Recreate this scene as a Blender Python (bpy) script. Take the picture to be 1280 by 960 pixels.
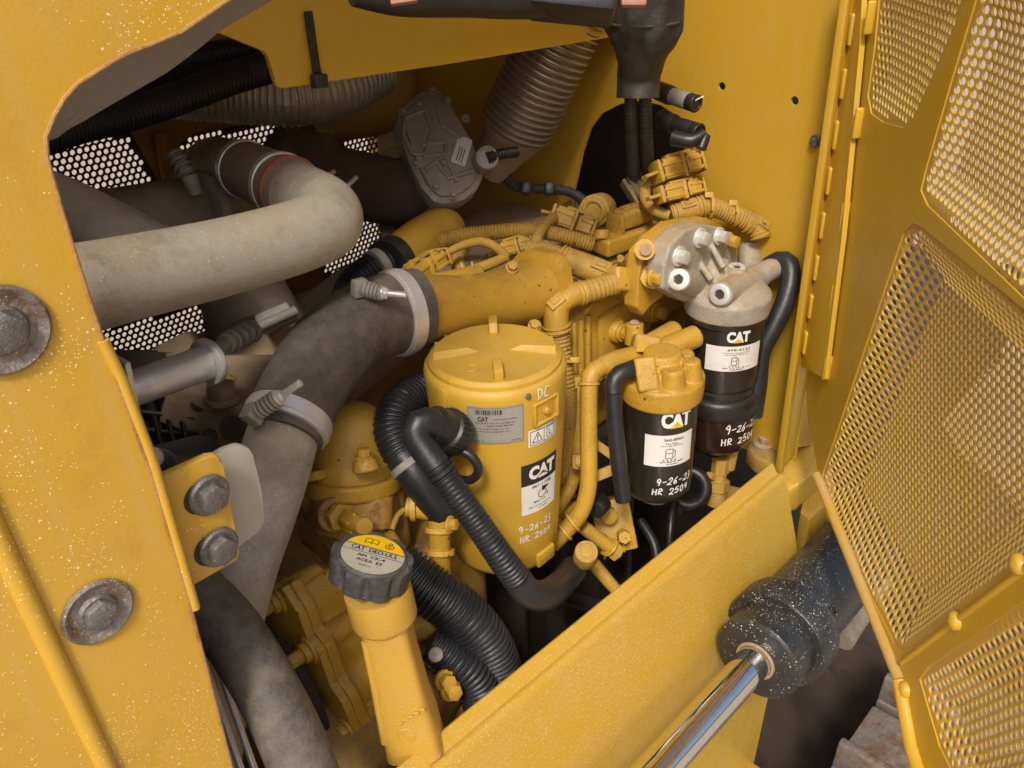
import bpy, bmesh, math, random
import numpy as np
from mathutils import Vector, Matrix
from mathutils.geometry import tessellate_polygon
random.seed(7)
for o in list(bpy.data.objects): bpy.data.objects.remove(o)
scene = bpy.context.scene
COL = scene.collection
V = Vector
# ------------------------------------------------------------------ camera
F, PITCH, AZ, ROLL = 1100.0, math.radians(30), math.radians(44), math.radians(2.4)
CAM = V((0, 0, 2.1))
_h = V((math.cos(AZ), math.sin(AZ), 0)); _z = V((0, 0, 1)); _r = V((math.sin(AZ), -math.cos(AZ), 0))
FWD = _h*math.cos(PITCH) - _z*math.sin(PITCH)
_u = _h*math.sin(PITCH) + _z*math.cos(PITCH)
RGT = _r*math.cos(ROLL) - _u*math.sin(ROLL)
UPV = _u*math.cos(ROLL) + _r*math.sin(ROLL)
cd = bpy.data.cameras.new('camera'); cam = bpy.data.objects.new('camera', cd); COL.objects.link(cam)
cd.sensor_width = 36; cd.lens = 36*F/1280; cd.clip_start = 0.02; cd.clip_end = 2000
m = Matrix.Identity(4)
for i in range(3):
    m[i][0], m[i][1], m[i][2], m[i][3] = RGT[i], UPV[i], -FWD[i], CAM[i]
cam.matrix_world = m
scene.camera = cam
# ------------------------------------------------------------------ light: bright overcast
SUN_EL, SUN_DIR = math.radians(50), V((-0.84, -0.54, 0)).normalized()
world = bpy.data.worlds.new('World'); scene.world = world; world.use_nodes = True
nt = world.node_tree
sky = nt.nodes.new('ShaderNodeTexSky'); sky.sky_type = 'NISHITA'; sky.sun_disc = False
sky.sun_elevation = SUN_EL; sky.sun_rotation = math.atan2(SUN_DIR.x, SUN_DIR.y)
sky.air_density = 1.0; sky.dust_density = 5.0; sky.ozone_density = 1.0
bg = nt.nodes['Background']; bg.inputs[1].default_value = 0.085
nt.links.new(sky.outputs[0], bg.inputs[0])
sl = bpy.data.lights.new('sun', 'SUN'); sl.energy = 1.5; sl.angle = math.radians(10); sl.color = (1, 0.94, 0.86)
so = bpy.data.objects.new('sun', sl); COL.objects.link(so)
_sd = SUN_DIR*math.cos(SUN_EL) + _z*math.sin(SUN_EL)
so.rotation_euler = _sd.to_track_quat('Z', 'Y').to_euler()
vs = scene.view_settings
vs.view_transform = 'Standard'; vs.look = 'None'; vs.gamma = 1; vs.use_curve_mapping = False
vs.exposure = 0.88

# ------------------------------------------------------------------ pixel helpers (a pixel gives a direction, the second number the distance)
def ray(x, y): return FWD + RGT*((x-640)/F) - UPV*((y-480)/F)
def W(x, y, D): return CAM + ray(x, y)*D
def onX(x, y, X): d = ray(x, y); return CAM + d*((X-CAM.x)/d.x)
def onY(x, y, Y): d = ray(x, y); return CAM + d*((Y-CAM.y)/d.y)
def onZ(x, y, Z): d = ray(x, y); return CAM + d*((Z-CAM.z)/d.z)
def depth(p): return (p-CAM).dot(FWD)
def rad(w, D): return w*0.5*D/F

# ------------------------------------------------------------------ materials
def mk(name):
    mt = bpy.data.materials.new(name); mt.use_nodes = True
    return mt, mt.node_tree.nodes, mt.node_tree.links, mt.node_tree.nodes['Principled BSDF']
def dusty(name, base, rough=0.5, metal=0.0, dust=0.2, dustcol=(0.42, 0.31, 0.19), speck=0.0, specks=260, speckcol=(0.85, 0.78, 0.6),
          bump=0.15, var=0.12, rust=0.0, rustcol=(0.22, 0.07, 0.02), coat=0.0, scale=1.0, up=0.6, bscale=260, stain=0.0, chips=0.0, edge_tint=0.0, streak=0.0):
    mt, N, L, P = mk(name)
    def node(t, **k):
        n = N.new(t)
        for a, b in k.items(): setattr(n, a, b)
        return n
    def math_(op, a, b=None, clamp=False):
        n = node('ShaderNodeMath', operation=op); n.use_clamp = clamp
        for i, v in enumerate((a, b)):
            if v is None: continue
            if isinstance(v, (int, float)): n.inputs[i].default_value = v
            else: L.new(v, n.inputs[i])
        return n.outputs[0]
    def mix(fac, a, b):
        n = node('ShaderNodeMix', data_type='RGBA')
        if isinstance(fac, (int, float)): n.inputs[0].default_value = fac
        else: L.new(fac, n.inputs[0])
        for i, v in ((6, a), (7, b)):
            if isinstance(v, tuple): n.inputs[i].default_value = (*v, 1)
            else: L.new(v, n.inputs[i])
        return n.outputs[2]
    geo = node('ShaderNodeNewGeometry'); pos = geo.outputs['Position']
    def noise(s, det=4, ro=0.6):
        n = node('ShaderNodeTexNoise'); n.inputs['Scale'].default_value = s*scale; n.inputs['Detail'].default_value = det
        n.inputs['Roughness'].default_value = ro; L.new(pos, n.inputs['Vector']); return n.outputs['Fac']
    big, mid, fine = noise(9), noise(45), noise(380, 2)
    col = mix(math_('MULTIPLY', math_('SUBTRACT', big, 0.35, True), var*4, True), base, tuple(c*0.72 for c in base))
    sep = node('ShaderNodeSeparateXYZ'); L.new(geo.outputs['Normal'], sep.inputs[0])
    upf = math_('MAXIMUM', sep.outputs[2], 0.0)
    n1, n2 = noise(15, 7, 0.66), noise(85, 5, 0.7)
    dn = math_('MULTIPLY', math_('SUBTRACT', math_('ADD', math_('MULTIPLY', n1, 0.6), math_('MULTIPLY', n2, 0.4)), 0.40), 3.6, True)
    d = math_('ADD', math_('MULTIPLY', dn, dust*1.25), dust*0.25)
    d = math_('ADD', d, math_('MULTIPLY', math_('MULTIPLY', upf, up*dust*1.6), math_('ADD', math_('MULTIPLY', dn, 0.7), 0.45)))
    d = math_('ADD', d, math_('MULTIPLY', math_('SUBTRACT', fine, 0.5), dust*0.8), True)
    if streak > 0:
        mp = node('ShaderNodeMapping'); mp.inputs['Scale'].default_value = (70, 70, 5); L.new(pos, mp.inputs['Vector'])
        sn_ = node('ShaderNodeTexNoise'); sn_.inputs['Scale'].default_value = 1.0; sn_.inputs['Detail'].default_value = 6; L.new(mp.outputs[0], sn_.inputs['Vector'])
        d = math_('ADD', d, math_('MULTIPLY', math_('SUBTRACT', sn_.outputs['Fac'], 0.54, True), streak*4), True)
    col = mix(d, col, dustcol)
    rgh = math_('ADD', math_('MULTIPLY', d, 0.45), rough, True)
    if stain > 0:
        sn = noise(17, 6, 0.72)
        sf = math_('MULTIPLY', math_('SUBTRACT', sn, 0.52), 6, True)
        col = mix(math_('MULTIPLY', sf, stain), col, (0.10, 0.055, 0.02))
    if edge_tint > 0:
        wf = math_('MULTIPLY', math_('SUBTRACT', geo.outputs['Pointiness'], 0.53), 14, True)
        col = mix(math_('MULTIPLY', wf, edge_tint), col, (0.66, 0.41, 0.07))  # lighter yellow mixed in on convex edges
    if chips > 0:
        for s2 in (140, 330):
            v = node('ShaderNodeTexVoronoi'); v.inputs['Scale'].default_value = s2; L.new(pos, v.inputs['Vector'])
            v.inputs['Randomness'].default_value = 1.0
            sc = node('ShaderNodeSeparateColor'); L.new(v.outputs['Color'], sc.inputs[0])
            g_ = math_('GREATER_THAN', math_('ADD', sc.outputs[0], math_('MULTIPLY', math_('SUBTRACT', mid, 0.5), 1.4)), 1.0-chips)
            dd = math_('MULTIPLY', math_('SUBTRACT', math_('MULTIPLY', sc.outputs[1], 0.36), math_('ADD', v.outputs['Distance'], math_('MULTIPLY', math_('SUBTRACT', fine, 0.5), 0.3))), 14, True)
            col = mix(math_('MULTIPLY', math_('MULTIPLY', g_, dd), 0.85), col, (0.045, 0.025, 0.012))
    if rust > 0:
        rn = noise(28, 5, 0.7)
        rf = math_('MULTIPLY', math_('SUBTRACT', rn, 0.72-0.35*rust), 7, True)
        col = mix(math_('MULTIPLY', rf, 0.85), col, rustcol)
        rgh = math_('MAXIMUM', rgh, math_('MULTIPLY', rf, 0.85))
    if speck > 0:
        tot = None
        for s, th in ((specks, 0.34), (specks*2.3, 0.42), (specks*0.6, 0.22)):
            v = node('ShaderNodeTexVoronoi'); v.inputs['Scale'].default_value = s; L.new(pos, v.inputs['Vector'])
            sc = node('ShaderNodeSeparateColor'); L.new(v.outputs['Color'], sc.inputs[0])
            g = math_('GREATER_THAN', math_('ADD', sc.outputs[0], math_('ADD', math_('MULTIPLY', math_('SUBTRACT', mid, 0.5), 1.3), math_('MULTIPLY', math_('SUBTRACT', big, 0.5), 1.4))), 1.0-speck)
            th2 = math_('MULTIPLY', sc.outputs[1], th)
            dd = math_('MULTIPLY', math_('SUBTRACT', th2, v.outputs['Distance']), 9, True)
            x = math_('MULTIPLY', g, dd)
            tot = x if tot is None else math_('MAXIMUM', tot, x)
        col = mix(math_('MULTIPLY', tot, 0.72), col, speckcol)
        rgh = math_('MAXIMUM', rgh, math_('MULTIPLY', tot, 0.8))
    L.new(col, P.inputs['Base Color']); L.new(rgh, P.inputs['Roughness'])
    if metal > 0:
        L.new(math_('MULTIPLY', math_('SUBTRACT', 1.0, d), metal, True), P.inputs['Metallic'])
    if coat: P.inputs['Coat Weight'].default_value = coat; P.inputs['Coat Roughness'].default_value = 0.25
    bn = noise(bscale, 3)
    bp = node('ShaderNodeBump'); bp.inputs['Strength'].default_value = min(1.0, bump*1.8); bp.inputs['Distance'].default_value = 0.002
    L.new(bn, bp.inputs['Height']); L.new(bp.outputs[0], P.inputs['Normal'])
    return mt
def plain(name, col, rough=0.6, metal=0):
    mt, N, L, P = mk(name)
    n = N.new('ShaderNodeTexNoise'); n.inputs['Scale'].default_value = 140; n.inputs['Detail'].default_value = 4
    r = N.new('ShaderNodeMix'); r.data_type = 'RGBA'
    r.inputs[6].default_value = (*[c*0.8 for c in col], 1); r.inputs[7].default_value = (*col, 1)
    g = N.new('ShaderNodeNewGeometry'); L.new(g.outputs['Position'], n.inputs['Vector'])
    L.new(n.outputs['Fac'], r.inputs[0]); L.new(r.outputs[2], P.inputs['Base Color'])
    P.inputs['Roughness'].default_value = rough; P.inputs['Metallic'].default_value = metal
    return mt
YEL = (0.62, 0.33, 0.022)
YEN = (0.54, 0.305, 0.018)
M = {}
M['hood'] = dusty('hood yellow paint', (0.58, 0.34, 0.026), 0.32, dust=0.14, dustcol=(0.52, 0.36, 0.14), speck=0.12, specks=300, speckcol=(1.0, 0.88, 0.6), stain=0.15, bump=0.05, var=0.05, bscale=420, streak=0.35)
M['sill'] = dusty('sill yellow paint', (0.53, 0.31, 0.016), 0.28, dust=0.20, dustcol=(0.50, 0.35, 0.13), speck=0.50, specks=440, speckcol=(0.86, 0.72, 0.40), bump=0.06, var=0.06, bscale=420, up=0.35, streak=0.3)
M['panel'] = dusty('inner yellow paint', (0.50, 0.29, 0.012), 0.42, dust=0.08, bump=0.04, var=0.06, up=0.3, streak=0.12)
M['door'] = dusty('door yellow paint', (0.60, 0.355, 0.014), 0.34, dust=0.10, bump=0.04, var=0.05, up=0.3, streak=0.3)
M['mesh'] = dusty('perforated yellow paint', (0.60, 0.36, 0.03), 0.45, dust=0.35, dustcol=(0.5, 0.36, 0.2), bump=0.04, var=0.05, up=0.3)
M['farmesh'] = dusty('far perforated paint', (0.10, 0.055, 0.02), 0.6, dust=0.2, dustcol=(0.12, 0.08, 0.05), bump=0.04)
M['post'] = dusty('brown dusty post', (0.46, 0.25, 0.02), 0.6, dust=0.3, dustcol=(0.28, 0.17, 0.09))
M['eng'] = dusty('engine yellow paint', YEN, 0.36, dust=0.24, dustcol=(0.28, 0.185, 0.08), bump=0.25, bscale=330, stain=0.3, chips=0.04, edge_tint=0.3)
M['engd'] = dusty('dusty engine paint', (0.49, 0.27, 0.022), 0.44, dust=0.5, dustcol=(0.25, 0.16, 0.075), bump=0.3, bscale=300, stain=0.5, chips=0.04, edge_tint=0.3)
M['rusty'] = dusty('rust stained engine paint', (0.48, 0.28, 0.035), 0.46, dust=0.42, dustcol=(0.34, 0.22, 0.11), bump=0.25, stain=0.4, rust=0.72, rustcol=(0.25, 0.08, 0.025))
M['canister'] = dusty('canister yellow paint', (0.56, 0.325, 0.018), 0.36, dust=0.22, dustcol=(0.40, 0.28, 0.11), bump=0.08, stain=0.15, bscale=500, var=0.05)
M['neck'] = dusty('speckled neck paint', (0.56, 0.32, 0.02), 0.38, dust=0.16, speck=0.22, specks=900, bump=0.25, bscale=520, var=0.05)
M['loom'] = dusty('painted wiring loom', (0.47, 0.27, 0.025), 0.55, dust=0.28, dustcol=(0.26, 0.175, 0.08), bump=0.15, stain=0.35, chips=0.2)
M['plug'] = dusty('painted plug', (0.52, 0.295, 0.02), 0.45, dust=0.22, dustcol=(0.28, 0.185, 0.08), bump=0.15, stain=0.3, chips=0.25)
M['brown'] = dusty('dust covered metal', (0.27, 0.19, 0.11), 0.8, dust=0.75, dustcol=(0.38, 0.275, 0.17), bump=0.25, stain=0.3)
M['cast'] = dusty('dusty grey casting', (0.36, 0.35, 0.32), 0.5, metal=0.5, dust=0.4, dustcol=(0.25, 0.2, 0.14), bump=0.2)
M['alu'] = dusty('cast aluminium', (0.50, 0.50, 0.48), 0.42, metal=0.6, dust=0.62, dustcol=(0.36, 0.27, 0.16), stain=0.35, bump=0.35, bscale=420)
M['pipe'] = dusty('dusty aluminised pipe', (0.46, 0.45, 0.40), 0.42, metal=0.4, dust=0.62, dustcol=(0.35, 0.29, 0.20), stain=0.4, bump=0.15, bscale=300, speck=0.05, specks=420)
M['pipeb'] = dusty('dusty dark pipe', (0.36, 0.33, 0.28), 0.65, metal=0.2, dust=0.6, dustcol=(0.26, 0.205, 0.14), bump=0.15, stain=0.3)
M['steel'] = dusty('zinc plated steel', (0.78, 0.78, 0.76), 0.3, metal=0.55, dust=0.18, dustcol=(0.4, 0.32, 0.22), bump=0.1)
M['clamp'] = dusty('stainless band', (0.8, 0.8, 0.79), 0.28, metal=0.7, dust=0.28, dustcol=(0.38, 0.30, 0.21), bump=0.05)
M['bolt'] = dusty('weathered bolt', (0.14, 0.145, 0.15), 0.42, metal=0.8, dust=0.25, dustcol=(0.35, 0.3, 0.25), speck=0.2, specks=700, rust=0.3, bump=0.3)
M['rustbolt'] = dusty('rusty washer', (0.22, 0.21, 0.20), 0.45, metal=0.7, dust=0.2, speck=0.2, specks=500, rust=0.62, rustcol=(0.16, 0.07, 0.035), bump=0.3)
M['rubber'] = dusty('weathered rubber', (0.028, 0.028, 0.028), 0.5, dust=0.46, dustcol=(0.20, 0.165, 0.12), stain=0.2, bump=0.3, bscale=180, up=0.35)
M['hose'] = dusty('black hose', (0.010, 0.012, 0.016), 0.36, dust=0.14, dustcol=(0.085, 0.08, 0.075), bump=0.1, up=0.2)
M['black'] = dusty('black plastic', (0.009, 0.009, 0.010), 0.36, dust=0.14, dustcol=(0.09, 0.08, 0.07), bump=0.08, up=0.25)
M['boot'] = dusty('dusty black boot', (0.014, 0.014, 0.014), 0.45, dust=0.26, dustcol=(0.14, 0.12, 0.095), bump=0.25, bscale=160)
M['filter'] = dusty('black filter paint', (0.012, 0.011, 0.010), 0.28, dust=0.10, dustcol=(0.12, 0.10, 0.07), bump=0.03, coat=0.3, up=0.15)
M['bowl'] = dusty('smoked bowl', (0.028, 0.010, 0.007), 0.2, dust=0.08, dustcol=(0.1, 0.07, 0.05), bump=0.02, coat=0.4)
M['cyl'] = dusty('speckled black cylinder paint', (0.014, 0.015, 0.017), 0.28, dust=0.12, dustcol=(0.16, 0.15, 0.13), speck=0.16, specks=270, speckcol=(0.8, 0.78, 0.66), bump=0.15, up=0.35)
M['chrome'] = plain('chrome', (0.86, 0.86, 0.86), 0.07, 1.0)
M['foil'] = dusty('foil hose wrap', (0.6, 0.57, 0.48), 0.35, metal=0.7, dust=0.45, dustcol=(0.40, 0.32, 0.2), bump=0.6, bscale=120)
M['bellow'] = dusty('tarnished bellows', (0.50, 0.42, 0.33), 0.30, metal=0.9, dust=0.2, dustcol=(0.25, 0.17, 0.11), bump=0.08)
M['wrap'] = dusty('dark brown insulation', (0.055, 0.036, 0.026), 0.9, dust=0.25, dustcol=(0.14, 0.09, 0.065), bump=0.9, bscale=190)
M['pad'] = dusty('grey green pad', (0.40, 0.40, 0.34), 0.6, dust=0.25, dustcol=(0.42, 0.36, 0.27), bump=0.1)
M['edge'] = dusty('worn primer edge', (0.22, 0.205, 0.19), 0.6, dust=0.4, dustcol=(0.24, 0.2, 0.155), bump=0.4, rust=0.3)
M['lip'] = dusty('rust worn edge', (0.40, 0.21, 0.04), 0.6, dust=0.35, dustcol=(0.3, 0.2, 0.11), rust=0.55, bump=0.3)
M['redband'] = plain('red hose stripe', (0.36, 0.10, 0.06), 0.7)
M['silicone'] = dusty('dusty silicone sleeve', (0.26, 0.20, 0.17), 0.6, dust=0.5, dustcol=(0.3, 0.22, 0.16), bump=0.1)
M['paper'] = dusty('label paper', (0.78, 0.77, 0.74), 0.45, dust=0.16, dustcol=(0.45, 0.37, 0.26), stain=0.12, bump=0.02)
M['metallabel'] = plain('silver label', (0.42, 0.40, 0.36), 0.4, 0.3)
M['ink'] = plain('black ink', (0.018, 0.016, 0.014), 0.55)
M['greyink'] = plain('grey ink', (0.12, 0.11, 0.1), 0.6)
M['white'] = plain('white marker', (0.82, 0.82, 0.79), 0.5)
M['logoyel'] = plain('logo yellow', (0.80, 0.50, 0.015), 0.5)
M['capyel'] = plain('cap label yellow', (0.80, 0.47, 0.01), 0.45)
M['capgrey'] = plain('cap label grey', (0.44, 0.42, 0.33), 0.45)
M['capblk'] = dusty('dusty black cap', (0.018, 0.018, 0.02), 0.45, dust=0.30, dustcol=(0.15, 0.14, 0.12), bump=0.3)
M['dark'] = dusty('oily and shade dark metal', (0.03, 0.025, 0.02), 0.6, dust=0.3, dustcol=(0.07, 0.05, 0.035), bump=0.3)  # oily metal; near-black also stands for shade on lower block and rear void
M['copper'] = plain('copper bracket', (0.42, 0.2, 0.13), 0.6)
M['ground'] = dusty('pale dirt ground', (0.46, 0.39, 0.30), 0.95, dust=0.5, dustcol=(0.36, 0.29, 0.22), bump=1.0, bscale=30, scale=0.25)
M['track'] = dusty('rusty track steel', (0.24, 0.22, 0.20), 0.55, metal=0.6, dust=0.3, dustcol=(0.3, 0.22, 0.15), rust=0.75, rustcol=(0.2, 0.1, 0.05), bump=0.7, bscale=120)
M['shaded_dirt'] = dusty('dirt with shade in colour', (0.05, 0.033, 0.022), 0.9, dust=0.4, dustcol=(0.06, 0.042, 0.027), bump=0.8, bscale=60, rust=0.4, rustcol=(0.10, 0.05, 0.03))  # shade under the machine put into the dark base, with rust blotches
M['terminal'] = plain('pale cap', (0.62, 0.52, 0.25), 0.5)

# ------------------------------------------------------------------ mesh toolkit
def frame(o, zax, xh=None):
    zv = V(zax).normalized()
    xh = V(xh) if xh is not None else (V((0, 0, 1)) if abs(zv.z) < 0.9 else V((1, 0, 0)))
    xv = (xh - zv*xh.dot(zv)).normalized(); yv = zv.cross(xv)
    mm = Matrix.Identity(4)
    for i in range(3): mm[i][0], mm[i][1], mm[i][2], mm[i][3] = xv[i], yv[i], zv[i], o[i]
    return mm
class B:
    def __init__(s): s.v = []; s.f = []
    def add(s, vs_, fs):
        n = len(s.v); s.v += [V(v) for v in vs_]; s.f += [tuple(i+n for i in f) for f in fs]; return s
    def bm(s, b):
        b.verts.index_update(); s.add([v.co.copy() for v in b.verts], [[v.index for v in f.verts] for f in b.faces]); b.free(); return s
    def box(s, Mx, sx, sy, sz, bev=0.0, seg=2):
        b = bmesh.new(); bmesh.ops.create_cube(b, size=1)
        for v in b.verts: v.co = V((v.co.x*sx, v.co.y*sy, v.co.z*sz))
        if bev: bmesh.ops.bevel(b, geom=b.edges[:], offset=bev, segments=seg, affect='EDGES', profile=0.5)
        b.transform(Mx); return s.bm(b)
    def prism(s, Mx, poly, d0, d1, bev=0.0, seg=2):
        b = bmesh.new()
        a = sum(poly[i][0]*poly[(i+1) % len(poly)][1]-poly[(i+1) % len(poly)][0]*poly[i][1] for i in range(len(poly)))
        if a < 0: poly = poly[::-1]
        lo = [b.verts.new((x, y, d0)) for x, y in poly]; hi = [b.verts.new((x, y, d1)) for x, y in poly]
        n = len(poly)
        b.faces.new(hi); b.faces.new(lo[::-1])
        for i in range(n): b.faces.new((lo[i], lo[(i+1) % n], hi[(i+1) % n], hi[i]))
        if bev: bmesh.ops.bevel(b, geom=b.edges[:], offset=bev, segments=seg, affect='EDGES', profile=0.5)
        b.transform(Mx); return s.bm(b)
    def lathe(s, Mx, prof, seg=32, arc=None):
        vs_, fs = [], []
        for r, zz in prof:
            for k in range(seg):
                a = 2*math.pi*k/seg; vs_.append(Mx @ V((r*math.cos(a), r*math.sin(a), zz)))
        for i in range(len(prof)-1):
            for k in range(seg):
                k2 = (k+1) % seg
                fs.append((i*seg+k, i*seg+k2, (i+1)*seg+k2, (i+1)*seg+k))
        if prof[0][0] > 1e-6: fs.append(tuple(range(seg))[::-1])
        if prof[-1][0] > 1e-6: fs.append(tuple((len(prof)-1)*seg+k for k in range(seg)))
        return s.add(vs_, fs)
    def cyl(s, p0, p1, r0, r1=None, seg=24, bev=0.0):
        p0, p1 = V(p0), V(p1); h = (p1-p0).length; r1 = r0 if r1 is None else r1
        if bev:
            prof = [(r0-bev, 0), (r0-bev*0.3, bev*0.3), (r0, bev), (r1, h-bev), (r1-bev*0.3, h-bev*0.3), (r1-bev, h)]
        else: prof = [(r0, 0), (r1, h)]
        return s.lathe(frame(p0, p1-p0), prof, seg)
    def tube(s, pts, rs, seg=20, caps=True):
        n = len(pts)
        t0 = (pts[1]-pts[0]).normalized()
        xv = t0.orthogonal().normalized()
        vs_, fs = [], []
        for i in range(n):
            t = (pts[min(i+1, n-1)]-pts[max(i-1, 0)]).normalized()
            xv = (xv - t*xv.dot(t)).normalized(); yv = t.cross(xv)
            for k in range(seg):
                a = 2*math.pi*k/seg
                vs_.append(pts[i] + (xv*math.cos(a)+yv*math.sin(a))*rs[i])
        for i in range(n-1):
            for k in range(seg):
                k2 = (k+1) % seg
                fs.append((i*seg+k, i*seg+k2, (i+1)*seg+k2, (i+1)*seg+k))
        if caps: fs.append(tuple(range(seg))[::-1]); fs.append(tuple((n-1)*seg+k for k in range(seg)))
        return s.add(vs_, fs)
    def torus(s, c, ax, R, r, seg=28, rs=8, a0=0, a1=2*math.pi):
        Mx = frame(c, ax); full = abs(a1-a0-2*math.pi) < 1e-6
        n = seg if full else seg+1
        pts = [Mx @ V((R*math.cos(a0+(a1-a0)*k/seg), R*math.sin(a0+(a1-a0)*k/seg), 0)) for k in range(n)]
        if not full: return s.tube(pts, [r]*n, rs)
        vs_, fs = [], []
        for k in range(seg):
            a = 2*math.pi*k/seg
            for j in range(rs):
                b_ = 2*math.pi*j/rs
                vs_.append(Mx @ V(((R+r*math.cos(b_))*math.cos(a), (R+r*math.cos(b_))*math.sin(a), r*math.sin(b_))))
        for k in range(seg):
            for j in range(rs):
                fs.append((k*rs+j, ((k+1) % seg)*rs+j, ((k+1) % seg)*rs+(j+1) % rs, k*rs+(j+1) % rs))
        return s.add(vs_, fs)
    def hexbolt(s, p, ax, r, h, washer=1.35, wh=0.3):
        Mx = frame(p, ax)
        s.lathe(Mx, [(r*washer, 0), (r*washer, h*wh*0.8), (r*washer*0.93, h*wh)], 24)
        poly = [(r*math.cos(k*math.pi/3), r*math.sin(k*math.pi/3)) for k in range(6)]
        return s.prism(Mx, poly, h*wh*0.9, h, bev=r*0.1, seg=2)
    def build(s, name, mat, parent=None, smooth=40, casting=0.0, it=8):
        me = bpy.data.meshes.new(name)
        lo = V((min(v.x for v in s.v), min(v.y for v in s.v), min(v.z for v in s.v)))
        hi = V((max(v.x for v in s.v), max(v.y for v in s.v), max(v.z for v in s.v)))
        c = V(((lo.x+hi.x)/2, (lo.y+hi.y)/2, lo.z))
        me.from_pydata([v-c for v in s.v], [], s.f)
        b = bmesh.new(); b.from_mesh(me); bmesh.ops.recalc_face_normals(b, faces=b.faces[:]); b.to_mesh(me); b.free()
        return link(name, me, c, mat, parent, smooth, casting, it)
def link(name, me, c, mat, parent=None, smooth=40, casting=0.0, it=8):
    o = bpy.data.objects.new(name, me); COL.objects.link(o)
    me.materials.append(M[mat] if isinstance(mat, str) else mat)
    if casting:
        r = o.modifiers.new('remesh', 'REMESH'); r.mode = 'VOXEL'; r.voxel_size = casting; r.use_smooth_shade = True
        q = o.modifiers.new('smooth', 'SMOOTH'); q.factor = 0.5; q.iterations = it
    elif smooth:
        for p in me.polygons: p.use_smooth = True
        me.set_sharp_from_angle(angle=math.radians(smooth))
    o['wpos'] = tuple(c)
    if parent is not None:
        o.parent = parent; o.location = c - V(parent['wpos'])
    else: o.location = c
    return o
def thing(name, label, cat, p, group=None):
    o = bpy.data.objects.new(name, None); COL.objects.link(o); o.empty_display_size = 0.02
    o.location = p; o['wpos'] = tuple(p); o['label'] = label; o['category'] = cat
    if group: o['group'] = group
    return o
def tag(o, label, cat, group=None):
    o['label'] = label; o['category'] = cat
    if group: o['group'] = group
    return o
def cr(pts, n=12):
    """Catmull-Rom through the points (any dimension)"""
    P_ = [np.array(p, float) for p in pts]; out = []
    for i in range(len(P_)-1):
        a, b, c, d = P_[max(i-1, 0)], P_[i], P_[i+1], P_[min(i+2, len(P_)-1)]
        for k in range(n):
            t = k/n
            out.append(0.5*((2*b)+(c-a)*t+(2*a-5*b+4*c-d)*t*t+(3*b-a-3*c+d)*t**3))
    out.append(P_[-1]); return out
def path(pts, step=0.006, n=14):
    """pts: (px,py,D,width px) -> evenly spaced world points and radii"""
    q = [(*W(a, b, D), rad(w, D)) for a, b, D, w in pts]
    c = cr(q, n)
    L_ = [0.0]
    for i in range(1, len(c)): L_.append(L_[-1]+float(np.linalg.norm(c[i][:3]-c[i-1][:3])))
    k = max(2, int(L_[-1]/step)); out = []
    arr = np.array(c)
    for i in range(k+1):
        t = L_[-1]*i/k
        out.append([np.interp(t, L_, arr[:, j]) for j in range(4)])
    return [V(o[:3]) for o in out], [o[3] for o in out], L_[-1]
def hosebm(pts, seg=22, corr=None, amp=0.12, b=None):
    """plain hose, or corrugated with pitch corr"""
    b = b or B()
    if corr:
        P_, R_, Ln = path(pts, corr/6)
        n = len(P_); ph = Ln/(n-1)
        R_ = [r*(1-amp*(0.5-0.5*math.tanh(2.2*math.cos(2*math.pi*i*ph/corr))/math.tanh(2.2))) for i, r in enumerate(R_)]
    else: P_, R_, Ln = path(pts, 0.008)
    return b.tube(P_, R_, seg)
def mid(pts, i): a = pts[i]; return W(a[0], a[1], a[2])

# ------------------------------------------------------------------ lettering
_tc = {}
def text2d(s, size, bold=0.0, xs=1.0):
    k = (s, bold)
    if k not in _tc:
        cu = bpy.data.curves.new('t', 'FONT'); cu.body = s; cu.size = 1; cu.align_x = 'CENTER'; cu.align_y = 'CENTER'
        cu.offset = bold; cu.resolution_u = 3
        ob = bpy.data.objects.new('t', cu); COL.objects.link(ob)
        dg = bpy.context.evaluated_depsgraph_get()
        me = bpy.data.meshes.new_from_object(ob.evaluated_get(dg))
        b = bmesh.new(); b.from_mesh(me); bmesh.ops.triangulate(b, faces=b.faces[:]); b.verts.index_update()
        _tc[k] = ([(v.co.x, v.co.y) for v in b.verts], [tuple(v.index for v in f.verts) for f in b.faces]); b.free()
        bpy.data.objects.remove(ob); bpy.data.curves.remove(cu); bpy.data.meshes.remove(me)
    v, f = _tc[k]
    return [(x*size*xs, y*size) for x, y in v], f
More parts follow.
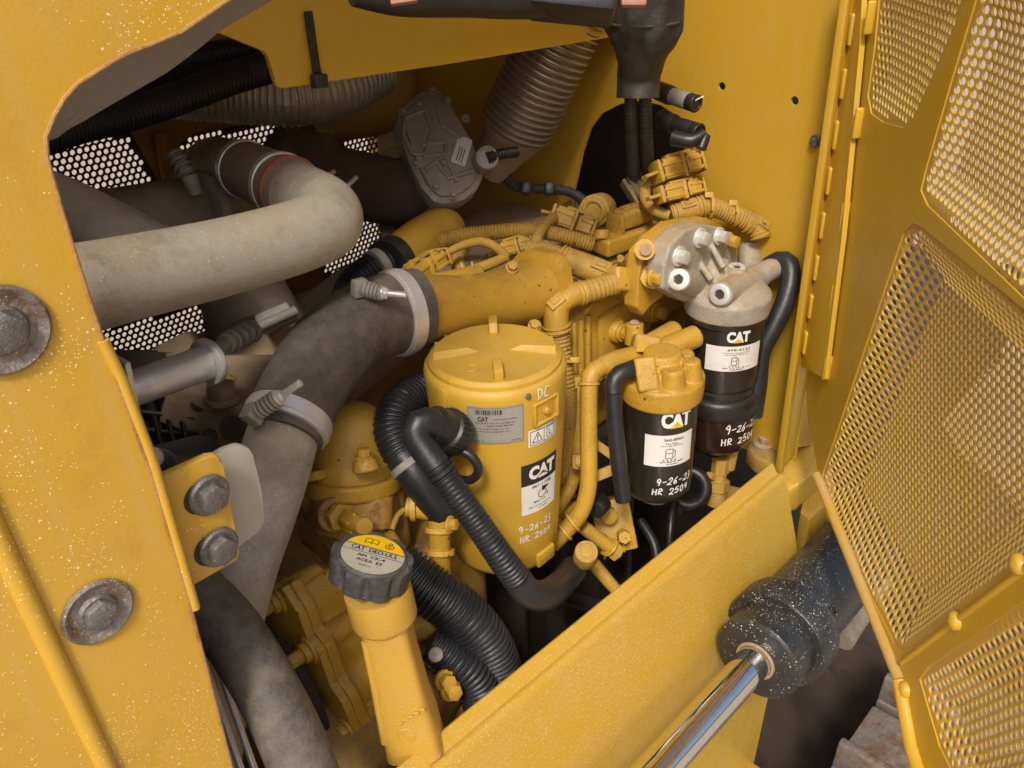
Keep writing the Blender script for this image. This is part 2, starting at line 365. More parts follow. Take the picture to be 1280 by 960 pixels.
class Print:
    """flat print gathered in label coordinates (metres) and laid on a surface by fn(x,y,h)"""
    def __init__(s, fn): s.fn = fn; s.b = B()
    def text(s, t, x, y, size, h, bold=0.0, xs=1.0, shear=0.0):
        v, f = text2d(t, size, bold, xs)
        s.b.add([s.fn(x+a+b_*shear, y+b_, h) for a, b_ in v], f); return s
    def rect(s, x, y, w, hh, h, n=None):
        n = n or max(1, int(w/0.003)); vs_, fs = [], []
        for i in range(n+1):
            xx = x-w/2+w*i/n; vs_ += [s.fn(xx, y-hh/2, h), s.fn(xx, y+hh/2, h)]
        for i in range(n): fs.append((2*i, 2*i+2, 2*i+3, 2*i+1))
        s.b.add(vs_, fs); return s
    def poly(s, pts, h): s.b.add([s.fn(x, y, h) for x, y in pts], [tuple(range(len(pts)))]); return s
    def line(s, pts, w, h, closed=False):
        P_ = [np.array(p, float) for p in pts]
        if closed: P_.append(P_[0])
        for a, b_ in zip(P_[:-1], P_[1:]):
            d = b_-a; L_ = np.linalg.norm(d)
            if L_ < 1e-9: continue
            d = d/L_; n = np.array((-d[1], d[0]))*w/2; e = d*w*0.3
            n_ = max(1, int(L_/0.003)); vs_, fs = [], []
            for i in range(n_+1):
                c = a-e+(b_-a+2*e)*i/n_; vs_ += [s.fn(*(c+n), h), s.fn(*(c-n), h)]
            for i in range(n_): fs.append((2*i, 2*i+1, 2*i+3, 2*i+2))
            s.b.add(vs_, fs)
        return s
    def build(s, name, mat, parent): return s.b.build(name, mat, parent, smooth=0)
GL = {'9': [[(.8, .75), (.5, 1), (.15, .8), (.2, .55), (.6, .5), (.8, .75), (.75, .4), (.6, 0)]], '-': [[(.15, .45), (.85, .5)]],
      '2': [[(.1, .8), (.45, 1), (.8, .8), (.6, .4), (.1, .05), (.5, .08), (.9, .0)]],
      '6': [[(.75, 1), (.35, .7), (.15, .25), (.4, 0), (.75, .15), (.65, .42), (.2, .3)]],
      '3': [[(.15, .9), (.5, 1), (.75, .8), (.4, .55), (.8, .3), (.5, 0), (.1, .1)]],
      '5': [[(.8, 1), (.3, .97), (.2, .55), (.6, .6), (.8, .3), (.5, 0), (.1, .1)]],
      '0': [[(.5, 1), (.2, .7), (.2, .2), (.5, 0), (.8, .3), (.75, .8), (.5, 1)]],
      '4': [[(.3, 1), (.15, .5), (.8, .5)], [(.7, 1), (.62, 0)]],
      'H': [[(.15, 1), (.1, 0)], [(.85, 1), (.8, 0)], [(.1, .5), (.85, .55)]],
      'R': [[(.15, 0), (.2, 1), (.7, .95), (.75, .65), (.2, .5), (.85, 0)]],
      'D': [[(.25, 0), (.3, 1), (.8, .8), (.8, .3), (.1, .02)]], 'C': [[(.85, .85), (.5, 1), (.15, .6), (.25, .1), (.8, .1)]]}
_sj = [11]
def scrawl(pr_, s, x, y, hgt, wd, h, rise=0.0, wt=0.0022):
    hgt *= 0.84; wd *= 0.88; wt *= 0.82; _sj[0] += 1; rj = random.Random(_sj[0]); sl_ = rj.uniform(-0.05, 0.25)
    for i, ch in enumerate(s):
        jy, js = rj.uniform(-0.1, 0.1)*hgt, rj.uniform(0.85, 1.12); jp = [(rj.uniform(-.07, .07), rj.uniform(-.07, .07)) for _ in range(12)]
        if ch == ' ': continue
        for st in GL[ch]:
            pts = cr([(x+(i+(q[0]+jp[n_][0])*0.85)*wd+q[1]*hgt*sl_, y+rise*i*wd+jy+(q[1]+jp[n_][1])*hgt*js) for n_, q in enumerate(st)], 4)
            pr_.line([tuple(p) for p in pts], wt, h)
    return pr_
def cylmap(c, r, th0, z0, r2=None, hgt=1.0):
    """label coordinates on an upright cylinder (or cone r at z0, slope to r2 per hgt)"""
    def fn(x, y, h):
        rr = r + (0 if r2 is None else (r2-r)*y/hgt) + h
        a = th0 + x/r
        return V((c[0]+rr*math.cos(a), c[1]+rr*math.sin(a), z0+y))
    return fn
def planemap(Mx): return lambda x, y, h: Mx @ V((x, y, h))
def catlogo(fn, parent, x, y, size, ink='white', tri=True):
    p = Print(fn); p.text('CAT', x, y, size, 0.0009, bold=0.035, xs=0.95); o = p.build('logo', ink, parent)
    if tri:
        q = Print(fn); q.poly([(x-size*0.42, y-size*0.40), (x+size*0.34, y-size*0.40), (x+size*0.0, y-size*0.06)], 0.0011)
        q.build('logo_triangle', 'logoyel', parent)
# ================================================================== setting
YS = 0.459            # plane of the machine's side opening
def struct(b, name, mat, smooth=0):
    o = b.build(name, mat, None, smooth); o['kind'] = 'structure'; return o
g = B(); g.add([(-400, -400, 0), (400, -400, 0), (400, 400, 0), (-400, 400, 0)], [(0, 1, 2, 3)])
struct(g, 'ground', 'ground')
YM = frame((0, YS, 0), (0, -1, 0), (1, 0, 0))     # local x = world X, local y = world Z... (z out of the machine)
def ypoly(px, Y): return [(p.x, p.z) for p in (onY(a, b, Y) for a, b in px)]
def ymat(Y): 
    mm = Matrix.Identity(4); mm[0][0:3] = (1, 0, 0); mm[1][0:3] = (0, 0, -1); mm[2][0:3] = (0, 1, 0); mm[1][3] = Y
    return mm                                      # local (x,y,z) -> world (x, Y - z, y)
# ---- hood side panel, near left
hp = thing('hood_side_panel', 'dust speckled yellow hood panel with rusty edged opening at left of the engine', 'panel', V((0.1, YS, 0.9)))
edge = [(290, 960), (240, 765), (185, 580), (128, 425), (85, 290), (60, 203), (55, 178), (62, 157), (74, 132), (90, 109), (150, 71), (225, 41), (285, 0)]
ep = ypoly(edge, YS)
x0 = -0.25
poly = [(x0, 0.95), (0.165, 0.95)] + ep + [(0.62, 2.24), (x0, 2.24)]
B().prism(ymat(YS), poly, -0.006, 0.0, bev=0.0015).build('sheet', 'hood', hp)
# return flange round the slanted corner
up_ = [onY(a, b, YS+0.004) for a, b in edge[6:]] + [onY(345, -35, YS+0.004)]
lo_ = [onY(a, b, YS+0.022) for a, b in ((72, 172), (88, 160), (104, 152), (120, 142), (165, 116), (210, 90), (245, 64), (277, 37), (390, -28))]
def resample(pl, n):
    q = np.array([tuple(p) for p in pl]); L_ = np.concatenate([[0], np.cumsum(np.linalg.norm(np.diff(q, axis=0), axis=1))])
    t = np.linspace(0, L_[-1], n); return [V([np.interp(a, L_, q[:, j]) for j in range(3)]) for a in t]
ua, la = resample(up_, 24), resample(lo_, 24)
b = B(); th = V((0, 0.004, 0.004))
b.add(ua+la+[p+th for p in ua]+[p+th for p in la], [(i, i+1, 24+i+1, 24+i) for i in range(23)]+[(48+i, 72+i, 73+i, 49+i) for i in range(23)]+[(24+i, 25+i, 73+i, 72+i) for i in range(23)])
b.build('return_flange', 'edge', hp)
B().tube(resample([onY(a, b_, YS-0.001) for a, b_ in edge]+[onY(300, -8, YS-0.001)], 60), [0.0013]*60, 8).build('worn_edge', 'lip', hp)
# folded bead crossing the lower corner
bd = resample([onY(-40, 590, YS+0.001), onY(0, 678, YS+0.001), onY(135, 962, YS+0.001), onY(190, 1080, YS+0.001)], 20)
b = B(); b.tube(bd, [0.0065]*20, 12); b.build('pressed_bead', 'hood', hp)
b = B(); q_ = onY(250, 690, YS); 
strip = [onY(128, 425, YS-0.0005), onY(150, 470, YS-0.0005), onY(190, 575, YS-0.0005), onY(244, 760, YS-0.0005)]
B().tube(resample(strip, 24), [0.0034]*24, 10).build('edge_bead', 'hood', hp)
def washer_bolt(px, py, r, label, rusty):
    c = onY(px, py, YS-0.0008); t = thing('flange_bolt', label, 'bolt', c)
    Mx = frame(c, (0, -1, 0), (1, 0, 0))
    B().lathe(Mx, [(r, 0), (r, 0.0018), (r*0.93, 0.0028), (r*0.86, 0.002), (r*0.62, -0.002), (r*0.4, -0.003), (0, -0.003)], 48).build('dished_washer', rusty, t)
    b = B(); b.lathe(Mx, [(r*0.56, -0.003), (r*0.56, 0.001), (r*0.5, 0.003), (0, 0.003)], 32)
    b.prism(Mx, [(r*0.46*math.cos(k*math.pi/3+0.3), r*0.46*math.sin(k*math.pi/3+0.3)) for k in range(6)], 0.001, 0.008, bev=0.0012)
    b.build('hex_head', 'bolt', t)
washer_bolt(122, 764, 0.0215, 'grey hex bolt in dished washer below the bolted bracket on the yellow panel', 'rustbolt')
washer_bolt(2, 413, 0.0235, 'rusty brown hex bolt in dished washer on yellow panel beside the chrome tube', 'rustbolt')
from mathutils import noise as _nz
# the rest of the hood round the bay: unseen roof cut back to let sky light in, front bulkhead
b = B(); b.box(Matrix.Translation((0.42, 1.01, 2.28)), 1.5, 0.82, 0.02, 0.003); o = b.build('hood_roof_shade', 'panel', None)
tag(o, 'unseen yellow hood roof sheet cut back to let sky light into the bay', 'hood')
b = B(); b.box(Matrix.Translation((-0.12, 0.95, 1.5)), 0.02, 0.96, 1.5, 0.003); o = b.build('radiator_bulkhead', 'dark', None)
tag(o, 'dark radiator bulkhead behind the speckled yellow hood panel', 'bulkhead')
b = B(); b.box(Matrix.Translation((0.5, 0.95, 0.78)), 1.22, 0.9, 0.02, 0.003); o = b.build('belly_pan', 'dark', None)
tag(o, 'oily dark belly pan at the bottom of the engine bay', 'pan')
# ---- bracket bolted to the panel edge
bk = thing('mounting_bracket', 'small yellow bracket with two bolts beside the hood panel edge', 'bracket', onY(240, 735, 0.475))
B().prism(ymat(0.474), ypoly([(193, 600), (262, 571), (270, 568), (276, 572), (279, 582), (299, 690), (300, 696), (295, 702), (238, 735)], 0.474), -0.007, 0.0, bev=0.002).build('plate', 'hood', bk)
B().prism(ymat(0.462), ypoly([(186, 590), (194, 598), (242, 752), (238, 768), (232, 752)], 0.462), -0.01, 0.0, bev=0.001).build('side_flange', 'hood', bk)
for (a, c_) in ((260, 618), (272, 683)):
    p = onY(a, c_, 0.4735); Mx = frame(p, (0, -1, 0), (1, 0, 0))
    b = B(); b.lathe(frame(onY(a-9, c_+4, 0.4736), (0, -1, 0)), [(0.012, 0), (0.012, 0.0004)], 24); b.build('slot', 'dark', bk)
    b = B(); b.lathe(Mx, [(0.0145, 0), (0.0145, 0.0025), (0.013, 0.004), (0, 0.004)], 32)
    b.prism(Mx, [(0.0105*math.cos(k*math.pi/3+0.2), 0.0105*math.sin(k*math.pi/3+0.2)) for k in range(6)], 0.003, 0.011, bev=0.0013)
    b.build('hex_bolt', 'bolt', bk)
b = B(); b.prism(ymat(0.497), ypoly([(262, 575), (284, 562), (300, 557), (312, 560), (319, 570), (322, 592), (327, 615), (333, 645), (331, 655), (322, 667), (300, 684), (270, 690)], 0.497), -0.008, 0.0, bev=0.002)
o = b.build('isolation_pad', 'pad', None); tag(o, 'grey green flat pad behind the small bolted bracket', 'pad')
# ---- sill rail
sp = thing('sill_rail', 'long yellow sill rail with folded lip and fine pale dust along the engine bay', 'rail', V((0.6, 0.44, 0.72)))
xa, xb = 0.10, 1.018
prof = [(0.4625, 1.374), (0.4625, 1.379), (0.460, 1.3805), (0.4578, 1.379), (0.4515, 1.368), (0.449, 1.3665), (0.4455, 1.3685), (0.442, 1.3685), (0.4385, 1.366), (0.4355, 1.359), (0.408, 1.275), (0.400, 1.25), (0.397, 1.225), (0.397, 0.76), (0.402, 0.735), (0.412, 0.722),
        (0.418, 0.725), (0.418, 1.22), (0.424, 1.27), (0.443, 1.345), (0.457, 1.365)]
def zof(x, z_): return z_ + (0.012 - 0.052*(x-0.1)/0.92 if z_ > 1.1 else 0)
b = B(); nx = 16; n = len(prof)
ring = []
for i in range(nx+1):
    x = xa+(xb-xa)*i/nx
    ring.append([V((x - (0.0 if z_ > 1.3 else min(1.0, (1.3-z_)*1.6)*0.06*(i/nx)), y, zof(x, z_))) for y, z_ in prof])
vs_ = [v for r_ in ring for v in r_]
fs = [(i*n+k, i*n+(k+1) % n, (i+1)*n+(k+1) % n, (i+1)*n+k) for i in range(nx) for k in range(n)]
fs += [tuple(range(n)), tuple(nx*n+k for k in range(n))[::-1]]
b.add(vs_, fs); b.build('rail_sheet', 'sill', sp, smooth=50)
B().prism(frame((0.86, 0.40, 0.80), (0, 1, 0), (1, 0, 0)), [(-0.02, -0.02), (0.10, 0.02), (0.12, 0.06), (-0.02, 0.12)], -0.09, 0.0, bev=0.003).build('gusset', 'sill', sp)
# ---- firewall
XF = 1.10
fw = thing('firewall', 'flat yellow firewall sheet with dark arched opening behind the engine', 'wall', V((XF, 0.9, 0.8)))
def xpoly(px): return [(p.y, p.z) for p in (onX(a, b_, XF) for a, b_ in px)]
arch = xpoly([(714, 262), (716, 245), (728, 190), (738, 160), (752, 142), (775, 130), (800, 126), (825, 131), (842, 142), (853, 165), (858, 200), (862, 262), (868, 330), (720, 330)])
out = [(YS+0.002, 1.285), (1.44, 1.285), (1.44, 2.25), (YS+0.002, 2.25)]
def holed(outer, holes, to3, thick):
    polys = [[V((a, c_, 0)) for a, c_ in q] for q in [outer]+holes]
    tris = tessellate_polygon(polys); flat = [p for q in polys for p in q]
    k = len(flat); vs_ = [to3(p.x, p.y, 0) for p in flat]+[to3(p.x, p.y, thick) for p in flat]
    fs = [tuple(t) for t in tris]+[tuple(i+k for i in t[::-1]) for t in tris]
    o_ = 0
    for q in polys:
        for i in range(len(q)):
            j = (i+1) % len(q); fs.append((o_+i, o_+j, k+o_+j, k+o_+i))
        o_ += len(q)
    return B().add(vs_, fs)
def circ(c, r, n=14): return [(c[0]+r*math.cos(2*math.pi*i/n), c[1]+r*math.sin(2*math.pi*i/n)) for i in range(n)]
h1, h2 = xpoly([(902, 108)])[0], xpoly([(993, 126)])[0]
holed(out, [arch, circ(h1, 0.0058), circ(h2, 0.0058)], lambda a, c_, h: V((XF+h, a, c_)), 0.005).build('sheet', 'panel', fw, smooth=0)
b = B(); b.box(Matrix.Translation((XF+0.3, 0.95, 1.5)), 0.01, 1.0, 1.4); b.build('rear_void_sheet', 'dark', fw)  # dark sheet added to stand for the unlit void behind the firewall
b = B(); b.hexbolt(onX(1020, 176, XF-0.001), (-1, 0, 0), 0.006, 0.009); b.build('panel_bolt', 'bolt', fw)
# flange strip in front of the firewall, facing the hinge
fl = thing('hinge_post', 'thin upright yellow flange strip along the door hinge', 'post', onY(985, 577, YS))
tp, bt = onY(1051, -60, YS), onY(983, 582, YS)
b = B(); b.box(Matrix.Translation(((tp.x+bt.x)/2+0.004, YS, (tp.z+bt.z)/2)), 0.012, 0.010, tp.z-bt.z, 0.002); b.build('strip', 'panel', fl)
b = B(); b.box(Matrix.Translation((1.081, YS+0.006, (tp.z+bt.z)/2)), 0.036, 0.005, tp.z-bt.z, 0.001); b.build('web', 'panel', fl)
# ---- corner casting at the foot of the post
ct = thing('corner_mount', 'dusty yellow corner mount with a bolted lug at the hinge post foot', 'mount', onY(1000, 640, 0.455))
b = B()
Mz = Matrix.Identity(4)
pl = [(p.x, p.y) for p in (onZ(a, c_, 1.305) for a, c_ in ((933, 560), (940, 545), (952, 514), (962, 512), (984, 526), (980, 560), (970, 585), (944, 572)))]
b.prism(Matrix.Translation((0, 0, 1.305)), pl, -0.028, 0.0, bev=0.004)
b.build('lug', 'engd', ct)
b = B(); b.hexbolt(onZ(955, 555, 1.3055), (0, 0, 1), 0.010, 0.014, 1.8); b.build('lug_bolt', 'brown', ct)
pl = [(p.x, p.y) for p in (onZ(a, c_, 1.298) for a, c_ in ((966, 596), (978, 570), (1000, 543), (1016, 548), (1027, 566), (1029, 580), (1000, 604), (985, 612)))]
b = B(); b.prism(Matrix.Translation((0, 0, 1.298)), pl, -0.05, 0.0, bev=0.005); b.build('block', 'sill', ct)
pl = [(p.x, p.y) for p in (onZ(a, c_, 1.25) for a, c_ in ((1000, 640), (1006, 610), (1040, 584), (1044, 620), (1012, 650)))]
b = B(); b.prism(Matrix.Translation((0, 0, 1.25)), pl, -0.16, 0.0, bev=0.004); b.build('leg', 'sill', ct)
pl = ypoly([(1011, 462), (1017, 466), (1016, 540), (1022, 556), (998, 560), (1003, 520)], 0.462)
B().prism(ymat(0.462), pl, -0.012, 0.0, bev=0.002).build('gusset', 'engd', ct)
# ================================================================== open door
HZ = onY(1008, 450, YS)
DAZ = math.radians(220); DD = V((math.cos(DAZ), math.sin(DAZ), 0)); DN = DD.cross(_z)
if (CAM-HZ).dot(DN) < 0: DN = -DN
def ond(x, y):
    d = ray(x, y); q = CAM+d*((HZ-CAM).dot(DN)/d.dot(DN)); return ((q-HZ).dot(DD), q.z)
def dpt(s, zz, h=0.0): v = V((HZ.x, HZ.y, 0))+DD*s+DN*h; return V((v.x, v.y, zz))
dr = thing('open_door', 'open yellow engine door with recessed perforated panels', 'door', dpt(0.3, 1.37))
zA = [[(1102, -20), (1094, 60), (1086, 118), (1090, 138), (1104, 148), (1130, 155), (1140, 149), (1150, 128), (1180, 60), (1212, -20)],
      [(1228, -20), (1190, 105), (1158, 215), (1153, 236), (1160, 252), (1300, 385), (1420, 480), (1420, -20)],
      [(1140, 284), (1150, 288), (1290, 402), (1420, 510), (1420, 600), (1290, 688), (1145, 800), (1128, 808), (1118, 800), (1032, 630), (1026, 608), (1030, 592), (1130, 295)],
      [(1152, 852), (1162, 838), (1290, 752), (1420, 660), (1420, 1000), (1210, 1000), (1175, 930)]]
zones = [[ond(*p) for p in z_] for z_ in zA]
bz = 1.372
outer = [(0.0, bz+0.15), (0.0, 2.2), (1.0, 2.2), (1.0, 1.30), (0.50, 1.32), (0.45, bz), (0.12, bz+0.004), (0.075, bz+0.11)]
outer = [(0.012, 1.45), (0.012, 2.2), (0.98, 2.2), (0.98, 1.25), (0.52, 1.335), (0.47, bz-0.004), (0.128, bz), ond(1020, 575), ond(1010, 530), ond(1007, 480)]
def inset(poly, d):
    c = np.mean(np.array(poly), axis=0); out_ = []
    n = len(poly); a = sum(poly[i][0]*poly[(i+1) % n][1]-poly[(i+1) % n][0]*poly[i][1] for i in range(n)); sg = 1 if a > 0 else -1
    for i in range(n):
        p, q, r_ = (np.array(poly[(i+k) % n]) for k in (-1, 0, 1))
        d1 = (q-p)/np.linalg.norm(q-p); d2 = (r_-q)/np.linalg.norm(r_-q)
        n1 = np.array((-d1[1], d1[0]))*sg; n2 = np.array((-d2[1], d2[0]))*sg
        bsc = n1+n2; bsc = bsc/np.linalg.norm(bsc); k = max(0.5, bsc.dot(n1))
        out_.append(tuple(q+bsc*d/k))
    return out_
def pdist(pts, poly):
    """signed distance inside polygon (positive inside)"""
    P_ = np.array(poly); n = len(P_); d = np.full(len(pts), 1e9); ins = np.zeros(len(pts), bool)
    for i in range(n):
        a, c_ = P_[i], P_[(i+1) % n]; e = c_-a; t = np.clip(((pts-a)@e)/(e@e), 0, 1)
        d = np.minimum(d, np.linalg.norm(pts-(a+t[:, None]*e), axis=1))
        cond = (a[1] > pts[:, 1]) != (c_[1] > pts[:, 1])
        with np.errstate(divide='ignore', invalid='ignore'):
            xi = (c_[0]-a[0])*(pts[:, 1]-a[1])/(c_[1]-a[1])+a[0]
        ins ^= cond & (pts[:, 0] < xi)
    return np.where(ins, d, -d)
def perforated(polys, pitch, ratio, to3, thick, margin, seg=12, clip=None, ang=0.0):
    """hexagonal sheet, a round hole in each cell whose centre lies inside a polygon; solid cells in the margin round it"""
    dy = pitch*math.sqrt(3)/2; V_, F_ = [], []; base = 0
    oc, ic = [], []
    Rh = pitch/math.sqrt(3)
    hexc = [np.array((Rh*math.cos(math.pi/2+k*math.pi/3), Rh*math.sin(math.pi/2+k*math.pi/3))) for k in range(6)]
    if seg == 12:
        for k in range(6): oc += [hexc[k], (hexc[k]+hexc[(k+1) % 6])/2]
    else: oc = hexc
    oc = np.array(oc); r = pitch*0.5*ratio
    ic = np.array([(r*math.cos(math.pi/2+2*math.pi*k/seg), r*math.sin(math.pi/2+2*math.pi*k/seg)) for k in range(seg)])
    for poly in polys:
        A = np.array(poly); lo, hi = A.min(0)-margin*1.5, A.max(0)+margin*1.5
        ny, nx_ = int((hi[1]-lo[1])/dy)+1, int((hi[0]-lo[0])/pitch)+2
        cs = np.array([(lo[0]+i*pitch+(pitch/2 if j % 2 else 0), lo[1]+j*dy) for j in range(ny) for i in range(nx_)])
        d = pdist(cs, poly); keep = d > -margin
        if clip is not None: keep &= clip(cs)
        cs, d = cs[keep], d[keep]
        hol = d > pitch*0.3
        for c_, hh in zip(cs, hol):
            o2 = c_+oc
            if hh:
                i2 = c_+ic; n = seg
                V_ += [(*p, 0) for p in o2]+[(*p, 0) for p in i2]+[(*p, 1) for p in i2]+[(*p, 1) for p in o2]
                for k in range(n):
                    q = (k+1) % n
                    F_ += [(base+k, base+q, base+n+q, base+n+k), (base+n+k, base+n+q, base+2*n+q, base+2*n+k), (base+2*n+k, base+2*n+q, base+3*n+q, base+3*n+k)]
                base += 4*n
            else:
                V_ += [(*p, 0) for p in o2]; n = len(o2); F_.append(tuple(base+k for k in range(n))); base += n
    arr = np.array(V_); w = to3(arr[:, :2], arr[:, 2]*thick)
    c = w.mean(0); me = bpy.data.meshes.new('perforated'); me.from_pydata((w-c).tolist(), [], F_)
    return me, V(c)
dn_, dd_ = np.array(DN), np.array(DD)
def pan(poly, dep, band):
    def to3(p, h):
        t = np.clip((pdist(p, poly)-0.004)/band, 0, 1)*dep+0.0015+h
        return np.column_stack((HZ.x+dd_[0]*p[:, 0]-dn_[0]*t, HZ.y+dd_[1]*p[:, 0]-dn_[1]*t, p[:, 1]))
    return to3
for z_, dep in zip(zones, (0.004, 0.010, 0.028, 0.010)):
    me, c = perforated([z_], 0.0098, 0.80, pan(z_, dep, 0.045 if dep > 0.02 else 0.03), 0.0022, 0.013, 12, clip=lambda p: p[:, 0] < 0.95)
    o = link('perforated_sheet', me, c, 'mesh', dr, smooth=0)
big = [inset(z_, -0.004) for z_ in zones]
big = [[(min(a, 0.97), min(c_, 2.19)) for a, c_ in q] for q in big]
holed(outer, big, lambda a, c_, h: dpt(a, c_, -h), 0.003).build('frame_sheet', 'door', dr, smooth=0)
# rolled bottom lip, divider bead, spot welds
lipp = resample([dpt(0.128, bz+0.004, 0.002), dpt(0.3, bz+0.0, 0.002), dpt(0.475, bz-0.004, 0.002)], 24)
B().tube(lipp, [0.0065]*24, 12).build('bottom_lip', 'mesh', dr)
B().tube(resample([dpt(0.475, bz-0.004, 0.002), dpt(0.53, 1.335, 0.002), dpt(0.95, 1.25, 0.002)], 24), [0.008]*24, 12).build('bottom_lip', 'door', dr)
B().tube(resample([dpt(*ond(1128, 828), 0.0), dpt(*ond(1280, 712), 0.0), dpt(*ond(1400, 625), 0.0)], 24), [0.0032]*24, 10).build('divider_bead', 'door', dr)
for px in ((1196, 776), (1133, 862), (1275, 705)):
    s_, zz = ond(*px); B().lathe(frame(dpt(s_, zz, 0.0), DN), [(0.009, 0), (0.0085, 0.004), (0.006, 0.0065), (0, 0.0075)], 16).build('spot_weld', 'door', dr)
# hinge leaf with its knuckle slots
hg = thing('piano_hinge', 'long yellow hinge leaf with a row of rounded knuckles welded to the door', 'hinge', dpt(0.05, 1.52, 0.003))
lf = [ond(1064, -40), (0.036, 2.02), ond(1083, 60), ond(1060, 300), ond(1038, 476), ond(1003, 455), ond(1040, 200)]
lf = [(0.004, 1.50), (0.004, 2.05), ond(1088, -30), ond(1083, 60), ond(1060, 300), ond(1038, 474), ond(1002, 455)]
fnd = frame(dpt(0, 0, 0), DN, DD)
def dloc(s_, zz): return (s_, zz)
dm = Matrix.Identity(4)
for i in range(3): dm[i][0], dm[i][1], dm[i][2] = DD[i], _z[i], DN[i]
dm[0][3], dm[1][3] = HZ.x, HZ.y
B().prism(dm, lf, 0.002, 0.008, bev=0.0012).build('leaf', 'door', hg)
for (a, c_) in ((1060, 30), (1051, 96), (1043, 159), (1036, 216), (1029, 272), (1022, 325), (1016, 374), (1011, 422)):
    s_, zz = ond(a, c_); s_ = max(s_, 0.011)
    B().box(dm @ Matrix.Translation((s_, zz, 0.0075)), 0.0105, 0.036, 0.009, 0.003, 3).build('knuckle', 'door', hg)
for (a, c_) in ((1092, 22), (1077, 154), (1060, 270), (1047, 372), (1038, 460)):
    s_, zz = ond(a, c_)
    B().box(dm @ Matrix.Translation((s_, zz, 0.004)), 0.006, 0.036, 0.010, 0.0028, 3).build('weld_bead', 'door', hg)
# ================================================================== far side of the bay
YFAR = 1.41
fd = thing('far_door', 'perforated door on the far side with daylight through round holes', 'door', V((0.8, YFAR, 0.85)))
def farmap(p, h): return np.column_stack((p[:, 0], YFAR+h, p[:, 1]))
rects = [ypoly(q, YFAR) for q in ([(40, 160), (165, 165), (197, 232), (60, 262)], [(226, 178), (240, 172), (344, 150), (344, 185), (300, 240), (222, 240)],
         [(425, 182), (440, 172), (497, 166), (497, 196), (425, 200)], [(120, 420), (262, 380), (268, 430), (285, 475), (120, 480)],
         [(425, 290), (440, 278), (560, 270), (540, 300), (425, 310)])]
wide = [[(0.40, 1.30), (0.60, 1.30), (0.60, 1.50), (0.40, 1.50)]]
f1 = [(0.36, 1.68), (0.60, 1.68), (0.575, 1.79), (0.36, 1.79)]
f2 = [(0.70, 1.62), (0.93, 1.62), (0.93, 1.80), (0.70, 1.745)]
f3 = [(1.02, 1.35), (1.22, 1.35), (1.22, 1.68), (1.02, 1.68)]
f4 = [(0.36, 1.30), (0.66, 1.30), (0.655, 1.52), (0.36, 1.52)]
f5 = [(0.93, 1.35), (1.0, 1.35), (1.0, 1.55), (0.93, 1.55)]
f1 = ypoly([(30, 168), (160, 168), (197, 232), (190, 290), (30, 290)], YFAR)
f2 = ypoly([(224, 182), (240, 170), (344, 150), (346, 190), (340, 260), (224, 260)], YFAR)
f3 = ypoly([(422, 185), (440, 170), (497, 164), (500, 200), (492, 235), (422, 240)], YFAR)
f4 = ypoly([(110, 415), (255, 380), (264, 400), (270, 450), (285, 500), (110, 520)], YFAR)
f5 = ypoly([(405, 270), (526, 262), (528, 300), (500, 330), (405, 345)], YFAR)
fars = [f1, f2, f3, f4, f5]
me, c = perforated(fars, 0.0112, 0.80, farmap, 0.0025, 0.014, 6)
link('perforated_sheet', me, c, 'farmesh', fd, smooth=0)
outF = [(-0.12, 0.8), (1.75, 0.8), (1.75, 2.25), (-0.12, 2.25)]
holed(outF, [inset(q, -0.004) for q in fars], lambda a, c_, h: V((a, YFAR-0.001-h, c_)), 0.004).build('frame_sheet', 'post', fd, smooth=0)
for (a, c_) in (((200, 165), (225, 290)), ((360, 150), (420, 260))):
    p, q = onY(*a, YFAR-0.02), onY(*c_, YFAR-0.02)
    B().tube([p, q], [0.012, 0.012], 10).build('stiffener', 'post', fd)
# ---- longitudinal beam under the hood
bm_ = thing('hood_beam', 'yellow hood beam plate with stepped end above the engine', 'beam', onY(500, 90, 0.8))
pl = ypoly([(200, 16), (274, 41), (330, 62), (336, 70), (343, 101), (347, 109), (355, 111), (560, 80), (766, 46), (900, 20), (900, -90), (200, -90)], 0.8)
B().prism(ymat(0.8), pl, -0.006, 0.0, bev=0.0012).build('plate', 'panel', bm_)
ti = thing('cable_tie', 'black cable tie strap hanging on the yellow hood beam', 'tie', onY(400, 105, 0.79))
pts_ = [onY(a, c_, 0.796) for a, c_ in ((385, 14), (390, 50), (397, 96))]
b = B()
for i in range(2):
    dv = pts_[i+1]-pts_[i]; b.box(frame((pts_[i]+pts_[i+1])/2, (0, -1, 0), dv), dv.length, 0.0095, 0.003, 0.0008)
b.build('strap', 'black', ti)
B().box(frame(onY(399, 101, 0.792), (0, -1, 0), (0.1, 0, 1)), 0.014, 0.017, 0.01, 0.002).build('lock', 'black', ti)
